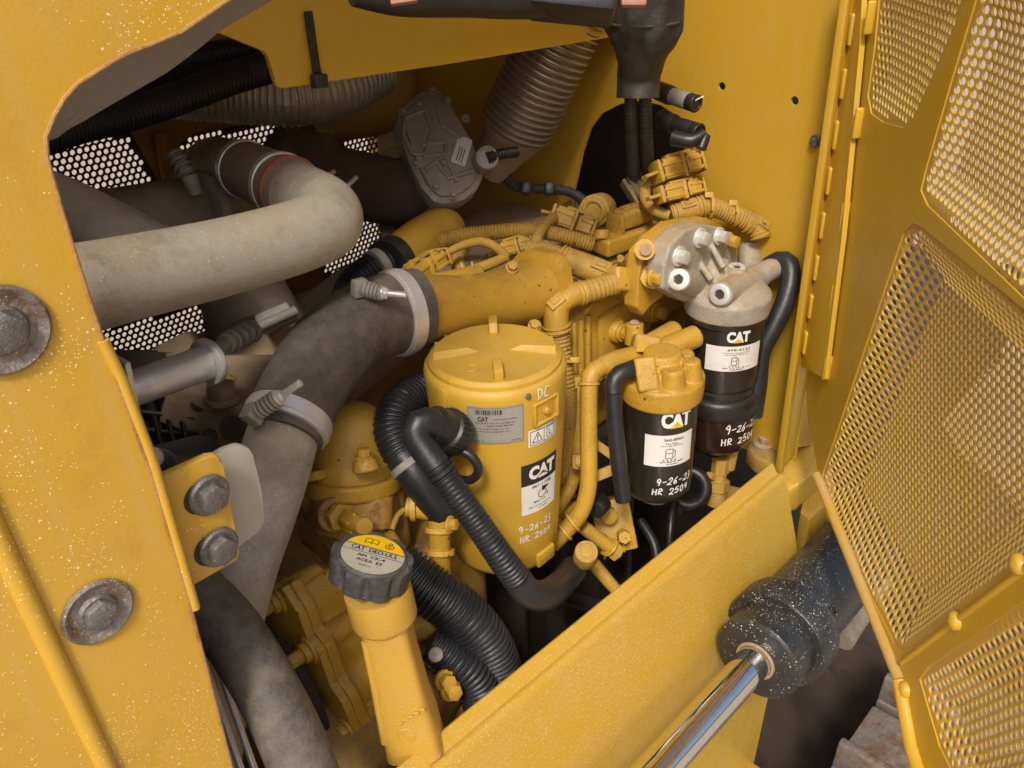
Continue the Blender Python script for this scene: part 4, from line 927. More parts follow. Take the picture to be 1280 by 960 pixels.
one(B().box(frame(W(238, 550, 1.03), FWD, RGT+UPV*2.2), 0.18, 0.045, 0.02, 0.005), 'fan_bracket', 'engd', 'narrow yellow strip bracket beside the gridded fan shroud', 'bracket')
bt_ = thing('belt_tensioner', 'black rounded tensioner with a steel pin above the bolted bracket', 'tensioner', W(225, 590, .8))
b = B(); b.cyl(W(196, 590, .74), W(250, 572, .84), 0.022, None, 28, 0.004); b.build('roller', 'black', bt_)
b = B(); b.cyl(W(180, 576, .72), W(198, 570, .75), 0.009, None, 18, 0.001); b.build('pin', 'steel', bt_)
# ---- thermostat housing
th_ = thing('thermostat_housing', 'dusty rust stained thermostat housing with rounded dome under the rubber elbow', 'housing', W(440, 680, 1.02))
dc = W(440, 580, 1.02); dax = (UPV*0.9-FWD*0.1+V((0, 0, .3))).normalized()
b = B(); Mx = frame(dc, dax)
b.lathe(Mx, [(0.050, -0.012), (0.050, 0.008), (0.047, 0.012), (0.045, 0.035), (0.040, 0.055), (0.028, 0.068), (0.012, 0.073), (0, 0.074)], 40)
b.build('dome', 'eng', th_)
b = B(); b.lathe(Mx, [(0.056, -0.030), (0.058, -0.027), (0.058, -0.013), (0.055, -0.010)], 40)
b.cyl(W(458, 590, .955), W(455, 574, .955), 0.015, 0.013, 20, 0.002); b.cyl(W(480, 560, 1.04), W(478, 545, 1.04), 0.015, 0.013, 20); b.cyl(W(395, 600, .975), W(393, 588, .975), 0.014, None, 20)
b.build('flange', 'eng', th_, casting=0.0016, it=4)
for p in ((455, 574, .955), (478, 545, 1.04)): B().hexbolt(W(*p), dax, 0.0075, 0.012, 1.4).build('flange_bolt', 'eng', th_)
b = B(); b.box(frame(W(440, 645, 1.05), (0, 0, 1), (1, 0, 0)), 0.10, 0.10, 0.11, 0.01); b.box(frame(W(487, 600, 1.06), (0, 0, 1), (1, 0, 0)), 0.05, 0.06, 0.08, 0.012)
b.cyl(W(400, 636, 1.03), W(420, 643.5, .967), 0.022, 0.020, 24); b.cyl(W(470, 620, 1.0), W(470, 660, 1.0), 0.02, 0.02, 20)
b.cyl(dc-dax*0.07, dc-dax*0.02, 0.055, 0.052, 32)
b.build('body', 'rusty', th_, casting=0.002, it=4)
b = B(); p0, p1 = W(421, 644, .965), W(434, 650, .945)
b.prism(frame(p0, p1-p0), [(0.016*math.cos(k*math.pi/3), 0.016*math.sin(k*math.pi/3)) for k in range(6)], 0, 0.014, bev=0.0012); b.cyl(p1, W(456, 659, .91), 0.011, 0.0095, 20, 0.001)
for k in range(6):
    a = k*math.pi/3; mx_ = frame(p1, W(456, 659, .91)-p1)
    b.box(mx_ @ Matrix.Translation((0.0108*math.cos(a), 0.0108*math.sin(a), 0.014)), 0.0035, 0.0035, 0.024, 0.0008)
b.build('temperature_sensor', 'eng', th_)
# ---- front gear cover
fc = thing('gear_cover', 'yellow cast gear cover with small bolts along its flange by the coolant hose', 'cover', W(430, 960, .95))
X0 = W(380, 815, .93).x
ytz = lambda px: [(p.y, p.z) for p in (onX(a, c_, X0) for a, c_ in px)]
flg = ytz([(333, 738), (352, 735), (374, 770), (384, 800), (398, 815), (412, 858), (428, 880), (442, 915), (470, 960), (500, 1010), (470, 1040), (300, 1040), (300, 760)])
mx_ = Matrix.Identity(4); mx_[0][0:3] = (0, 0, 1); mx_[1][0:3] = (1, 0, 0); mx_[2][0:3] = (0, 1, 0); mx_[0][3] = X0
b = B(); b.prism(mx_, flg, 0.0, 0.009, bev=0.0012)
for p in ((386, 812), (434, 914), (347, 750)):
    c = onX(*p, X0); b.cyl(c-V((0.003, 0, 0)), c+V((0.009, 0, 0)), 0.016, None, 22, 0.001)
b.build('front_flange', 'eng', fc)
b = B(); b.prism(mx_, flg, 0.0098, 0.0225, bev=0.002)
b.prism(mx_, inset(flg, 0.010), 0.02, 0.15, bev=0.006)
for p in ((386, 812), (434, 914), (347, 750)):
    c = onX(*p, X0); b.cyl(c+V((0.0098, 0, 0)), c+V((0.055, 0, 0.0)), 0.016, 0.013, 22)
b.cyl(W(426, 742, .985), W(450, 830, 1.02), 0.0265, 0.032, 28); b.tube([W(425, 828, .985), W(470, 796, .97)], [0.004, 0.006], 8); b.tube([W(440, 868, .97), W(480, 862, .97)], [0.005, 0.005], 8)
b.cyl(W(352, 745, .99), W(395, 728, 1.06), 0.022, None, 20); b.cyl(W(395, 735, 1.05), W(430, 720, 1.1), 0.03, None, 20)
b.cyl(W(440, 700, 1.04), W(470, 760, 1.06), 0.03, 0.03, 20)
b.build('rear_casting', 'eng', fc, casting=0.002, it=4)
b = B(); b.lathe(frame(W(425.3, 741, .9835), W(426, 742, .985)-W(450, 830, 1.02)), [(0.019, 0.0), (0.0185, 0.003), (0.015, 0.005), (0, 0.001)], 28); b.build('bore_plug', 'brown', fc)
for p in ((386, 812), (434, 914), (347, 750)):
    b = B(); b.hexbolt(onX(*p, X0)-V((0.003, 0, 0)), (-1, 0, 0), 0.0085, 0.022, 1.35); b.build('flange_bolt', 'eng', fc)
b = B(); cdm = onX(350, 852, X0-0.012); b.lathe(frame(cdm, (-1, 0, 0)), [(0.092, 0), (0.094, 0.004), (0.090, 0.008), (0.084, 0.008), (0.083, 0.002), (0.074, 0.002), (0.073, 0.012), (0.068, 0.013), (0.066, 0.006), (0.05, 0.006), (0.045, 0.014), (0.02, 0.014), (0, 0.014)], 64)
one(b, 'crank_pulley', 'dark', 'dark grooved crank pulley in the gap beside the gear cover flange', 'pulley')
# pan of castings below the filler and fill between front parts
b = B(); b.box(Matrix.Translation(W(480, 790, 1.12)), 0.26, 0.14, 0.22, 0.02); b.box(Matrix.Translation(W(420, 690, 1.12)), 0.2, 0.12, 0.1, 0.02); b.cyl(W(510, 880, .93), W(560, 850, 1.0), 0.03, 0.03, 20); b.cyl(W(540, 790, .98), W(560, 800, 1.0), 0.016, None, 18); b.cyl(W(500, 780, .95), W(555, 770, .97), 0.024, 0.02, 20)
b.box(Matrix.Translation(W(470, 930, .98)), 0.16, 0.12, 0.12, 0.02)
fh = thing('front_housing', 'rounded yellow front housing behind the oil filler neck', 'housing', W(500, 900, 1.05))
b.build('casting', 'engd', fh, casting=0.004, it=8)
for p in ((560, 775, .945), (555, 850, .93), (562, 862, .93)): B().hexbolt(W(*p), -FWD+RGT*0.6, 0.009, 0.014, 1.3).build('housing_bolt', 'eng', fh)
# ---- oil filler neck and cap
of = thing('oil_filler_neck', 'yellow oil filler neck closed by a scalloped black cap with printed label', 'filler neck', W(515, 915, .86))
T = W(463, 700, .775); Bt = W(520, 930, .865); nax = (T-Bt).normalized()
nx_ = (RGT - nax*RGT.dot(nax)).normalized(); nf = nax.cross(nx_)
if nf.dot(-FWD) < 0: nf = -nf
secs = [(0.0, .056, .05), (0.04, .054, .05), (0.15, .053, .048), (0.3, .047, .044), (0.55, .043, .042), (0.66, .043, .043), (0.69, .044, .044), (0.705, .058, .058), (0.72, .0605, .0605), (0.86, .0605, .0605)]
vs_, fs = [], []; ns = 40; Ln = (T-Bt).length
for t, w, d_ in secs:
    e = 0.42 if t < 0.7 else 1.0
    for k in range(ns):
        a = 2*math.pi*k/ns; ca, sa = math.cos(a), math.sin(a)
        vs_.append(Bt+nax*(t*Ln)+nx_*(w/2*math.copysign(abs(ca)**e, ca))+nf*(d_/2*math.copysign(abs(sa)**e, sa)))
for i in range(len(secs)-1):
    for k in range(ns): fs.append((i*ns+k, i*ns+(k+1) % ns, (i+1)*ns+(k+1) % ns, (i+1)*ns+k))
fs += [tuple(range(ns))[::-1], tuple((len(secs)-1)*ns+k for k in range(ns))]
B().add(vs_, fs).build('neck_casting', 'neck', of, smooth=35)
b = B(); b.tube([Bt+nax*(0.12*Ln)-nx_*0.023+nf*0.02, Bt+nax*(0.4*Ln)-nx_*0.020+nf*0.018, Bt+nax*(0.66*Ln)-nx_*0.0185+nf*0.017], [0.0042, 0.0038, 0.003], 10); b.build('corner_ridge', 'neck', of)
b = B(); ec = Bt+nax*(0.16*Ln)+nf*0.0235
b.torus(ec, nf, 0.008, 0.0012, 20, 6)
for k in range(5): b.box(frame(ec+nax*(0.016+0.0035*k)+nx_*(-0.004+0.006*k), nf, nx_), 0.006, 0.003, 0.0025, 0.0008)
b.build('cast_mark', 'neck', of)
cax = (nax*1.0 + RGT*0.36).normalized()
_v = RGT*0.965-UPV*0.26; cmx = frame(T+nax*0.005+RGT*0.003, cax, _v-FWD*(_v.dot(cax)/FWD.dot(cax)))
RC = 0.0375; cmx = cmx @ Matrix.Scale(0.90, 4)
def lobe(a): return 1-0.12*max(0, math.cos(9*a))**1.5
def scal(R_): return [(R_*lobe(a)*math.cos(a), R_*lobe(a)*math.sin(a)) for a in (2*math.pi*k/144 for k in range(144))]
b = B(); b.prism(cmx, scal(RC*1.08), -0.024, -0.001, bev=0.0008); b.lathe(cmx, [(RC*0.95, -0.004), (RC*0.93, 0.0), (RC*0.86, 0.0018), (RC*0.84, 0.0008), (0, 0.0008)], 60); oc = b.build('cap', 'capblk', of); oc['label'] = 'scalloped black oil cap with yellow and grey printed label'
fn = planemap(cmx); RL = RC*0.83
def seg_(y0, y1, n=40):
    out_ = []
    for i in range(n+1):
        y = y0+(y1-y0)*i/n; out_.append((math.sqrt(max(RL*RL-y*y, 0)), y))
    return out_+[(-a, c_) for a, c_ in out_[::-1]]
p = Print(fn); p.poly(seg_(0.0095, RL), 0.0014); ly = p.build('label_yellow', 'capyel', oc)
p = Print(fn); p.poly(seg_(-RL, 0.0088), 0.0014); lg = p.build('label_grey', 'capgrey', oc)
p = Print(fn); p.line([(-math.sqrt(RL**2-0.0092**2), 0.0092), (math.sqrt(RL**2-0.0092**2), 0.0092)], 0.0008, 0.0016); p.line([(-0.031, -0.001), (0.031, -0.001)], 0.0006, 0.0018)
fit(p, 'CAT  DEO-ULS', 0.0, 0.0042, 0.046, 0.0062, 0.002, 0.012); fit(p, 'API  CK-4', 0.0, -0.0062, 0.028, 0.0042, 0.002, 0.012); fit(p, 'ACEA  E9', 0.0, -0.0132, 0.026, 0.0042, 0.002, 0.012); fine_print(p, 8, -0.002, -0.021, 0.012, 0.0018, 0.002)
p.build('lettering', 'ink', oc)
p = Print(fn); p.line([(-0.013, 0.022), (-0.0095, 0.0235), (-0.0065, 0.0222), (-0.0035, 0.0235), (0.0, 0.022), (0.0, 0.0155), (-0.0035, 0.017), (-0.0065, 0.0157), (-0.0095, 0.017), (-0.013, 0.0155)], 0.0007, 0.0018, True); p.line([(-0.0065, 0.0222), (-0.0065, 0.0157)], 0.0007, 0.0018)
p.line([(0.012+0.0042*math.cos(a), 0.0175+0.0036*math.sin(a)) for a in (2*math.pi*k/20 for k in range(20))], 0.0008, 0.0018, True); p.line([(0.0105, 0.021), (0.0105, 0.0235), (0.0135, 0.0235), (0.0135, 0.021)], 0.0008, 0.0018)
p.line([(0.012+0.0014*math.cos(a), 0.0172+0.0016*math.sin(a)) for a in (2*math.pi*k/10 for k in range(10))], 0.0007, 0.0018, True)
p.build('symbols', 'ink', oc)
# ---- big corrugated hoses beside the filler neck
one(hosebm([(496, 706, .94, 66), (528, 732, .94, 66), (565, 758, .945, 66), (600, 792, .965, 64), (620, 830, .99, 62), (630, 880, 1.02, 60), (632, 940, 1.06, 60)], 30, 0.0062, 0.13), 'split_conduit', 'hose', 'thick black corrugated conduit curving down behind the oil filler cap', 'conduit')
one(hosebm([(535, 800, .945, 54), (565, 822, .95, 54), (592, 848, .965, 54), (606, 885, .99, 54), (612, 940, 1.04, 54)], 28, 0.0062, 0.13), 'split_conduit', 'hose', 'lower black corrugated conduit fixed by a screw under the thick one', 'conduit')
b = B(); b.cyl(W(543, 819, .93), W(545, 818, .915), 0.008, 0.0078, 20, 0.0015); b.box(frame(W(545.5, 817.8, .9145), -FWD, RGT+UPV), 0.013, 0.002, 0.001); one(b, 'conduit_screw', 'cast', 'bright slotted screw head at the lower corrugated conduit', 'screw')
# ================================================================== breather canister
CC = W(619, 455, 0.985); CX, CY = CC.x, CC.y; FA = math.atan2(-CY, -CX)
cz1 = zat(CX, CY, 447); cz0 = zat(CX, CY, 676)
kn = thing('breather_canister', 'tall yellow breather canister with ribbed lid and printed labels', 'canister', V((CX, CY, cz0)))
Mc = Matrix.Translation((CX, CY, 0))
RT, RB = 0.0805, 0.0665
def rcan(zz): return RB+(RT-RB)*min(1, max(0, (zz-cz0)/(cz1-0.012-cz0)))
b = B(); b.lathe(Mc, [(RB-0.014, cz0-0.006), (RB-0.004, cz0), (RB, cz0+0.008)]+[(rcan(cz0+t*(cz1-0.03-cz0)), cz0+t*(cz1-0.03-cz0)) for t in (0.2, 0.4, 0.6, 0.8, 1.0)]+[(RT, cz1-0.010), (RT-0.001, cz1-0.004), (RT-0.004, cz1-0.001), (RT-0.006, cz1)], 72)
b.build('shell', 'canister', kn)
b = B(); b.lathe(Mc, [(0.0745, cz1-0.004), (0.0752, cz1+0.001), (0.0745, cz1+0.004), (0.072, cz1+0.0055), (0.0705, cz1+0.0075), (0.069, cz1+0.008), (0.0675, cz1+0.0076), (0, cz1+0.0085)], 72)
lid = b.build('lid', 'canister', kn)
zl = cz1+0.008
def ribprism(th, r0, r1, w, h0, h1):
    d = V((math.cos(th), math.sin(th), 0)); mx2 = frame(V((CX, CY, zl-0.002)), d.cross(_z), d)   # local x radial, y up
    mxx = Matrix.Identity(4); t_ = _z.cross(d)
    for i in range(3): mxx[i][0], mxx[i][1], mxx[i][2], mxx[i][3] = d[i], _z[i], -t_[i], (CX, CY, zl-0.002)[i]
    return B().prism(mxx, [(r0, 0), (r1, 0), (r1, h1), (r0+(r1-r0)*0.25, h1), (r0, h0)], -w/2, w/2, bev=0.0012)
ribprism(FA+0.05, 0.030, 0.066, 0.010, 0.006, 0.014).build('grip_rib', 'canister', lid)
ribprism(FA+math.pi, 0.038, 0.068, 0.010, 0.006, 0.015).build('grip_rib', 'canister', lid)
for s_ in (-1, 1):
    th = FA+s_*1.62; d = V((math.cos(th), math.sin(th), 0)); t_ = _z.cross(d); o_ = V((CX, CY, zl-0.001))
    q = [o_+d*0.014, o_+d*0.0665+t_*0.017, o_+d*0.0665-t_*0.017]; u3 = V((0, 0, 0.0085))
    B().add([q[0], q[1], q[2], q[0]+V((0, 0, 0.001)), q[1]-t_*0.004+u3, q[2]+t_*0.004+u3, q[0]+d*0.016+u3*0.8], [(0, 2, 1), (1, 2, 5, 4), (0, 1, 4, 6), (0, 6, 5, 2), (6, 4, 5)]).build('grip_rib', 'canister', lid, smooth=20)
b = B()
for th in (FA-0.75, FA+0.9, FA-2.3, FA+2.4):
    d = V((math.cos(th), math.sin(th), 0)); b.box(frame(V((CX, CY, cz1+0.0045))+d*0.0722, _z, d), 0.008, 0.0022, 0.004, 0.0006)
b.build('timing_notch', 'canister', lid)
b = B(); th = FA-0.02; b.torus(V((CX, CY, zl+0.0006))+V((math.cos(FA-0.6), math.sin(FA-0.6), 0))*0.045, _z, 0.0075, 0.0007, 24, 6)
b.build('moulded_mark', 'canister', lid)
th = FA-0.80; d = V((math.cos(th), math.sin(th), 0))
B().box(frame(V((CX, CY, cz1-0.018))+d*(RT-0.001), d, _z), 0.03, 0.014, 0.008, 0.002).build('latch_lug', 'canister', kn)
th = FA+0.42; d = V((math.cos(th), math.sin(th), 0)); B().hexbolt(V((CX, CY, cz1-0.009))+d*(RT-0.001), d, 0.003, 0.003, 1.2).build('rivet', 'bolt', kn)
th = FA+0.72; d = V((math.cos(th), math.sin(th), 0)); zc = zsurf((CX, CY), RT, th, 513)
b = B()
for (yy, zz, w, h_) in ((0, 0.013, 0.036, 0.003), (0, -0.013, 0.036, 0.003), (-0.017, 0, 0.003, 0.028), (0.017, 0, 0.003, 0.028)):
    b.box(frame(V((CX, CY, zc+zz))+d*(rcan(zc)-0.0005)+_z.cross(d)*yy, d, _z), h_, w, 0.005, 0.001)
b.hexbolt(V((CX, CY, zc))+d*(rcan(zc)-0.001), d, 0.004, 0.005, 1.2); b.build('recess_frame', 'canister', kn)
def canmap(th, zc): 
    def fn_(x, y, h):
        rr = rcan(zc+y)+h+0.0003; a = th+x/rcan(zc); return V((CX+rr*math.cos(a), CY+rr*math.sin(a), zc+y))
    return fn_
# silver data plate
th = FA-0.03; zc = zsurf((CX, CY), 0.077, th, 531); fn = canmap(th, zc)
p = Print(fn); p.rect(0, 0, 0.060, 0.048, 0.0003); lb = p.build('data_plate', 'metallabel', kn); lb['label'] = 'silver data plate with barcode and small print'
p = Print(fn); random.seed(3)
x = -0.021
while x < 0.006: 
    w = random.choice((0.0006, 0.0009, 0.0013)); p.rect(x, 0.0175, w, 0.006, 0.0008, 1); x += w+random.choice((0.0007, 0.001, 0.0014))
fit(p, 'CAT', -0.0135, 0.0088, 0.0115, 0.0058, 0.0008, 0.03)
p.build('barcode', 'ink', lb)
p = Print(fn); fine_print(p, 26, 0.010, 0.0085, 0.026, 0.0018, 0.0008, 0.01); fine_print(p, 23, 0.0, 0.0038, 0.044, 0.0024, 0.0008, 0.01); fine_print(p, 12, 0.004, 0.0, 0.027, 0.0024, 0.0008, 0.01)
fine_print(p, 26, -0.006, -0.004, 0.044, 0.002, 0.0008, 0.01); fine_print(p, 24, -0.006, -0.0075, 0.044, 0.002, 0.0008, 0.01); fine_print(p, 7, -0.022, -0.0115, 0.010, 0.0018, 0.0008); fine_print(p, 8, -0.020, -0.020, 0.015, 0.002, 0.0008, 0.01); fine_print(p, 5, 0.021, -0.020, 0.011, 0.002, 0.0008, 0.01)
p.line([(-0.029, 0.0225), (0.029, 0.0225), (0.029, -0.0228), (-0.029, -0.0228)], 0.0003, 0.0008, True)
p.build('lettering', 'greyink', lb)
# warning decal
th = FA+0.68; zc = zsurf((CX, CY), 0.076, th, 541); fn = canmap(th, zc)
p = Print(fn); p.rect(0, 0, 0.041, 0.0225, 0.0003); lb = p.build('warning_decal', 'paper', kn)
p = Print(fn); p.line([(-0.018, 0.009), (0.018, 0.009), (0.018, -0.009), (-0.018, -0.009)], 0.0007, 0.0008, True); p.line([(0.0, 0.009), (0.0, -0.009)], 0.0006, 0.0008)
p.line([(-0.0155, -0.006), (-0.0025, -0.006), (-0.009, 0.006)], 0.0008, 0.0008, True); p.line([(-0.009, 0.002), (-0.009, -0.002)], 0.0011, 0.0008); p.line([(-0.009, -0.0036), (-0.009, -0.004)], 0.0011, 0.0008)
p.line([(0.004, 0.006), (0.004, -0.006), (0.015, -0.006), (0.015, 0.006)], 0.0006, 0.0008); p.line([(0.0075, 0.004), (0.0075, -0.003), (0.011, -0.003)], 0.0008, 0.0008); p.line([(0.003, 0.007), (0.016, 0.007)], 0.0008, 0.0008)
p.build('symbols', 'ink', lb)
# part label
th = FA+0.645; zc = zsurf((CX, CY), 0.073, th, 604); fn = canmap(th, zc)
p = Print(fn); p.rect(0, -0.0165, 0.051, 0.043, 0.0003); lb = p.build('part_label', 'paper', kn)
p = Print(fn); p.rect(0, 0.0195, 0.051, 0.030, 0.0004); p.build('label_band', 'ink', lb)
p = Print(fn); fit(p, 'CAT', 0.002, 0.0205, 0.037, 0.0185, 0.0009, 0.06); p.build('logo', 'paper', lb)
p = Print(fn); p.poly([(-0.0085, 0.011), (0.0125, 0.011), (0.002, 0.0195)], 0.0012); p.build('logo_notch', 'ink', lb)
p = Print(fn); p.poly([(-0.0045, 0.0112), (0.0085, 0.0112), (0.002, 0.0165)], 0.0015); p.build('logo_peak', 'paper', lb)
p = Print(fn); fit(p, '361-1758', 0.001, 0.0005, 0.028, 0.004, 0.0009, 0.012)
p.line([(0.002+0.0058*math.cos(a), -0.013+0.006*math.sin(a)) for a in (-4.1+4.6*k/20 for k in range(21))], 0.0009, 0.0009)
p.poly([(0.001, -0.0035), (0.013, -0.0055), (0.004, -0.0105), (0.001, -0.0095)], 0.0009)
p.line([(0.010, -0.015), (0.011, -0.019)], 0.0012, 0.0009)
fine_print(p, 10, -0.001, -0.0225, 0.018, 0.0026, 0.0009, 0.02); fine_print(p, 16, 0.0, -0.0285, 0.034, 0.0017, 0.0009, 0.01); fine_print(p, 8, 0.004, -0.0325, 0.014, 0.0015, 0.0009, 0.01)
p.build('lettering', 'ink', lb)
th = FA+0.60; zc = zsurf((CX, CY), 0.07, th, 655); p = Print(canmap(th, zc)); scrawl(p, '9-26-23', -0.026, -0.004, 0.011, 0.0078, 0.0006, wt=0.0018)
scrawl(p, 'HR 2504', -0.024, -0.0195, 0.010, 0.0074, 0.0006, wt=0.0018); p.build('handwriting', 'white', kn)
th = FA+0.66; zc = zsurf((CX, CY), RT, th, 489); p = Print(canmap(th, zc)); scrawl(p, 'DC', -0.0095, -0.007, 0.013, 0.011, 0.0006, wt=0.0020); p.build('handwriting', 'white', kn)
th = FA+0.80; zc = cz0+0.014; d = V((math.cos(th), math.sin(th), 0)); B().box(frame(V((CX, CY, zc))+d*(RB+0.001), d, _z), 0.02, 0.03, 0.006, 0.002).build('foot_lug', 'canister', kn)
# outlet connector and hose
qc = thing('breather_hose', 'black breather hose with ridged quick connector leaving the canister', 'hose', W(600, 720, .95))
a0, a1 = W(566, 541, .925), W(540, 527, .895)
Mx = frame(a0, a1-a0); n_ = (a1-a0).length
b = B(); b.lathe(Mx, [(0.021, -0.01), (0.023, 0), (0.023, 0.014), (0.020, 0.016), (0.0185, 0.024), (0.0185, 0.034)], 36)
for k in range(24):
    a = 2*math.pi*k/24; b.box(Mx @ Matrix.Translation((0.023*math.cos(a), 0.023*math.sin(a), 0.007)) @ Matrix.Rotation(a, 4, 'Z'), 0.002, 0.003, 0.013, 0.0005)
b.build('connector_ring', 'black', qc)
hosebm([(556, 536, .905, 37), (534, 527, .89, 37), (522, 530, .885, 37), (520, 545, .885, 36), (532, 564, .885, 36), (546, 583, .885, 37)], 26).build('elbow', 'hose', qc)
hosebm([(541, 576, .885, 37), (570, 617, .89, 36), (600, 659, .90, 36), (630, 702, .91, 37), (648, 726, .925, 37)], 26, 0.0048, 0.10).build('corrugated_tube', 'hose', qc)
hosebm([(645, 722, .922, 38), (660, 741, .94, 38), (682, 744, .985, 38), (702, 730, 1.05, 36), (716, 712, 1.12, 34)], 24).build('end_elbow', 'hose', qc)
ringon(W(551, 590, .886), W(570, 615, .89)-W(547, 584, .885), rad(38, .886), 0.005, 0.001).build('rib', 'hose', qc)
b = B(); b.torus(W(577, 582, .935), W(577, 582, .93)-V((CX, CY, W(577, 582, .93).z)), 0.019, 0.005, 30, 10); one(b, 'port_seal', 'black', 'black ring seal on the canister side behind the breather hose', 'seal')
rh = thing('return_hose', 'curved black corrugated hose with grey band beside the canister', 'hose', W(530, 630, 1.0))
hosebm([(545, 482, 1.07, 46), (520, 490, 1.03, 46), (498, 508, 1.0, 47), (490, 535, .985, 48), (499, 562, .975, 48), (508, 575, .972, 48)], 26, 0.0055, 0.11).build('corrugated_tube', 'hose', rh)
hosebm([(505, 571, .973, 48), (520, 592, .97, 48), (534, 612, .975, 46), (552, 640, .99, 42)], 26).build('end_sleeve', 'hose', rh)
ringon(W(512, 581, .972), W(520, 592, .97)-W(505, 571, .973), rad(49, .972), 0.009, 0.0012).build('band', 'cast', rh)
# ================================================================== fuel filters
def sticker(parent, c, r, FAx, off, zc, w, hh, number, lines, logo_w, logo_h, logo_off, zlogo, dens):
    th = FAx+off
    fn = cylmap(c, r+0.0003, th, zc)
    p = Print(fn); p.rect(0, 0, w, hh, 0.0003); lb = p.build('part_label', 'paper', parent)
    p = Print(fn); fit(p, number, 0.004, hh*0.36, w*0.40, hh*0.085, 0.0008, 0.012)
    for k, (t, y, ww) in enumerate(lines): fit(p, t, 0.002, hh*y, w*ww, hh*0.05, 0.0008, 0.008)
    s_ = hh*0.30; x0, y0 = -0.001, -0.10*hh
    p.line([(x0-s_*0.35, y0-s_*0.45), (x0-s_*0.35, y0+s_*0.42), (x0-s_*0.2, y0+s_*0.55), (x0+s_*0.3, y0+s_*0.55), (x0+s_*0.3, y0-s_*0.45)], 0.0008, 0.0008, True)
    p.line([(x0-s_*0.35, y0+s_*0.1), (x0+s_*0.3, y0+s_*0.1)], 0.0007, 0.0008); p.line([(x0+s_*0.3, y0+s_*0.45), (x0+s_*0.55, y0+s_*0.3), (x0+s_*0.5, y0-s_*0.35), (x0+s_*0.38, y0-s_*0.4)], 0.0008, 0.0008)
    for k in range(4): p.rect(x0-s_*0.5+k*s_*0.35, y0-s_*0.65, s_*0.15, s_*0.12, 0.0008, 1)
    fine_print(p, 16, 0.004, -hh*0.36, w*0.5, hh*0.05, 0.0008, 0.008); fine_print(p, 8, 0.004, -hh*0.43, w*0.25, hh*0.045, 0.0008, 0.008)
    p.build('lettering', 'ink', lb)
    fn2 = cylmap(c, r+0.0016, FAx+logo_off, zlogo)
    p = Print(fn2); fit(p, 'CAT', 0, 0, logo_w, logo_h, 0.0003, 0.06); p.build('logo', 'white', parent)
    p = Print(fn2); p.poly([(-logo_w*0.22, -logo_h*0.53), (logo_w*0.22, -logo_h*0.53), (logo_w*0.0, -logo_h*0.12)], 0.0007); p.build('logo_triangle', 'logoyel', parent)
c1 = W(823, 545, 1.155); F1 = (c1.x, c1.y); A1_ = math.atan2(-c1.y, -c1.x)
zt1, zb1 = zat(*F1, 490), zat(*F1, 606); R1 = 0.0485
f1t = thing('fuel_filter', 'black fuel filter numbered 360-8960 under a yellow head', 'filter', V((*F1, zb1)))
b = B(); M1 = Matrix.Translation((*F1, 0))
b.lathe(M1, [(0.020, zb1-0.006), (R1-0.014, zb1-0.003), (R1-0.007, zb1), (R1-0.003, zb1+0.006), (R1-0.0022, zb1+0.014), (R1, zt1-0.004), (R1, zt1)], 64); b.build('shell', 'filter', f1t)
b = B(); b.lathe(M1, [(0.014, zb1-0.020), (0.022, zb1-0.018), (0.022, zb1-0.006), (0.026, zb1-0.004)], 12); b.build('drain_knob', 'cast', f1t)
zc = zsurf(F1, R1, A1_+0.34, 564)
sticker(f1t, F1, R1-0.001, A1_, 0.34, zc, 0.066, 0.047, '360-8960', (('Fuel Filter', 0.24, 0.25), ('Ultra High Efficiency', 0.165, 0.45)), 0.040, 0.024, 0.46, zsurf(F1, R1, A1_+0.46, 524), 1)
th = A1_+0.45; zc = zsurf(F1, R1, th, 602); p = Print(cylmap(F1, R1-0.0006, th, zc)); scrawl(p, '9-26-23', -0.022, -0.004, 0.0115, 0.0085, 0.0006, wt=0.0019); scrawl(p, 'HR 2504', -0.026, -0.0195, 0.011, 0.0085, 0.0006, wt=0.0019); p.build('handwriting', 'white', f1t)
# yellow head
hd = thing('filter_head', 'yellow cast fuel filter head with ports above the 360-8960 filter', 'filter head', V((*F1, zt1)))
b = B(); b.lathe(M1, [(R1+0.001, zt1-0.004), (R1+0.0045, zt1), (R1+0.0055, zt1+0.012), (R1+0.0055, zt1+0.025), (R1+0.0035, zt1+0.028), (R1-0.006, zt1+0.0295), (0, zt1+0.031)], 48)
def rad_pt(a, r_, zz): return V((F1[0]+r_*math.cos(A1_+a), F1[1]+r_*math.sin(A1_+a), zz))
for a, r_, q_, h_ in ((0.42, 0.036, 0.0165, 0.051), (1.25, 0.040, 0.0135, 0.055), (-0.35, 0.036, 0.012, 0.044), (2.1, 0.036, 0.013, 0.05)):
    b.cyl(rad_pt(a, r_, zt1+0.02), rad_pt(a, r_-0.004, zt1+h_), q_, q_*0.86, 22, 0.003)
b.cyl(rad_pt(0, 0, zt1+0.02), rad_pt(0, 0.0, zt1+0.060), 0.034, 0.024, 26, 0.004)
b.cyl(W(825, 440, 1.16), W(872, 419, 1.18), 0.0165, 0.0155, 24, 0.004); b.cyl(W(812, 432, 1.17), W(845, 412, 1.20), 0.0155, 0.0145, 24, 0.004)
b.box(frame(W(805, 468, 1.09), FWD, RGT+UPV*0.15), 0.026, 0.042, 0.05, 0.003)
b.cyl(W(793, 430, 1.19), W(793, 404, 1.18), 0.0135, 0.0125, 20, 0.001); b.box(frame(W(806, 432, 1.17), FWD, RGT-UPV*0.2), 0.036, 0.026, 0.05, 0.004)
b.build('casting', 'eng', hd, casting=0.0014, it=3)
b = B(); b.cyl(W(803, 440, 1.115), W(803, 425, 1.115), 0.0095, 0.008, 6); b.build('bleed_screw', 'eng', hd)
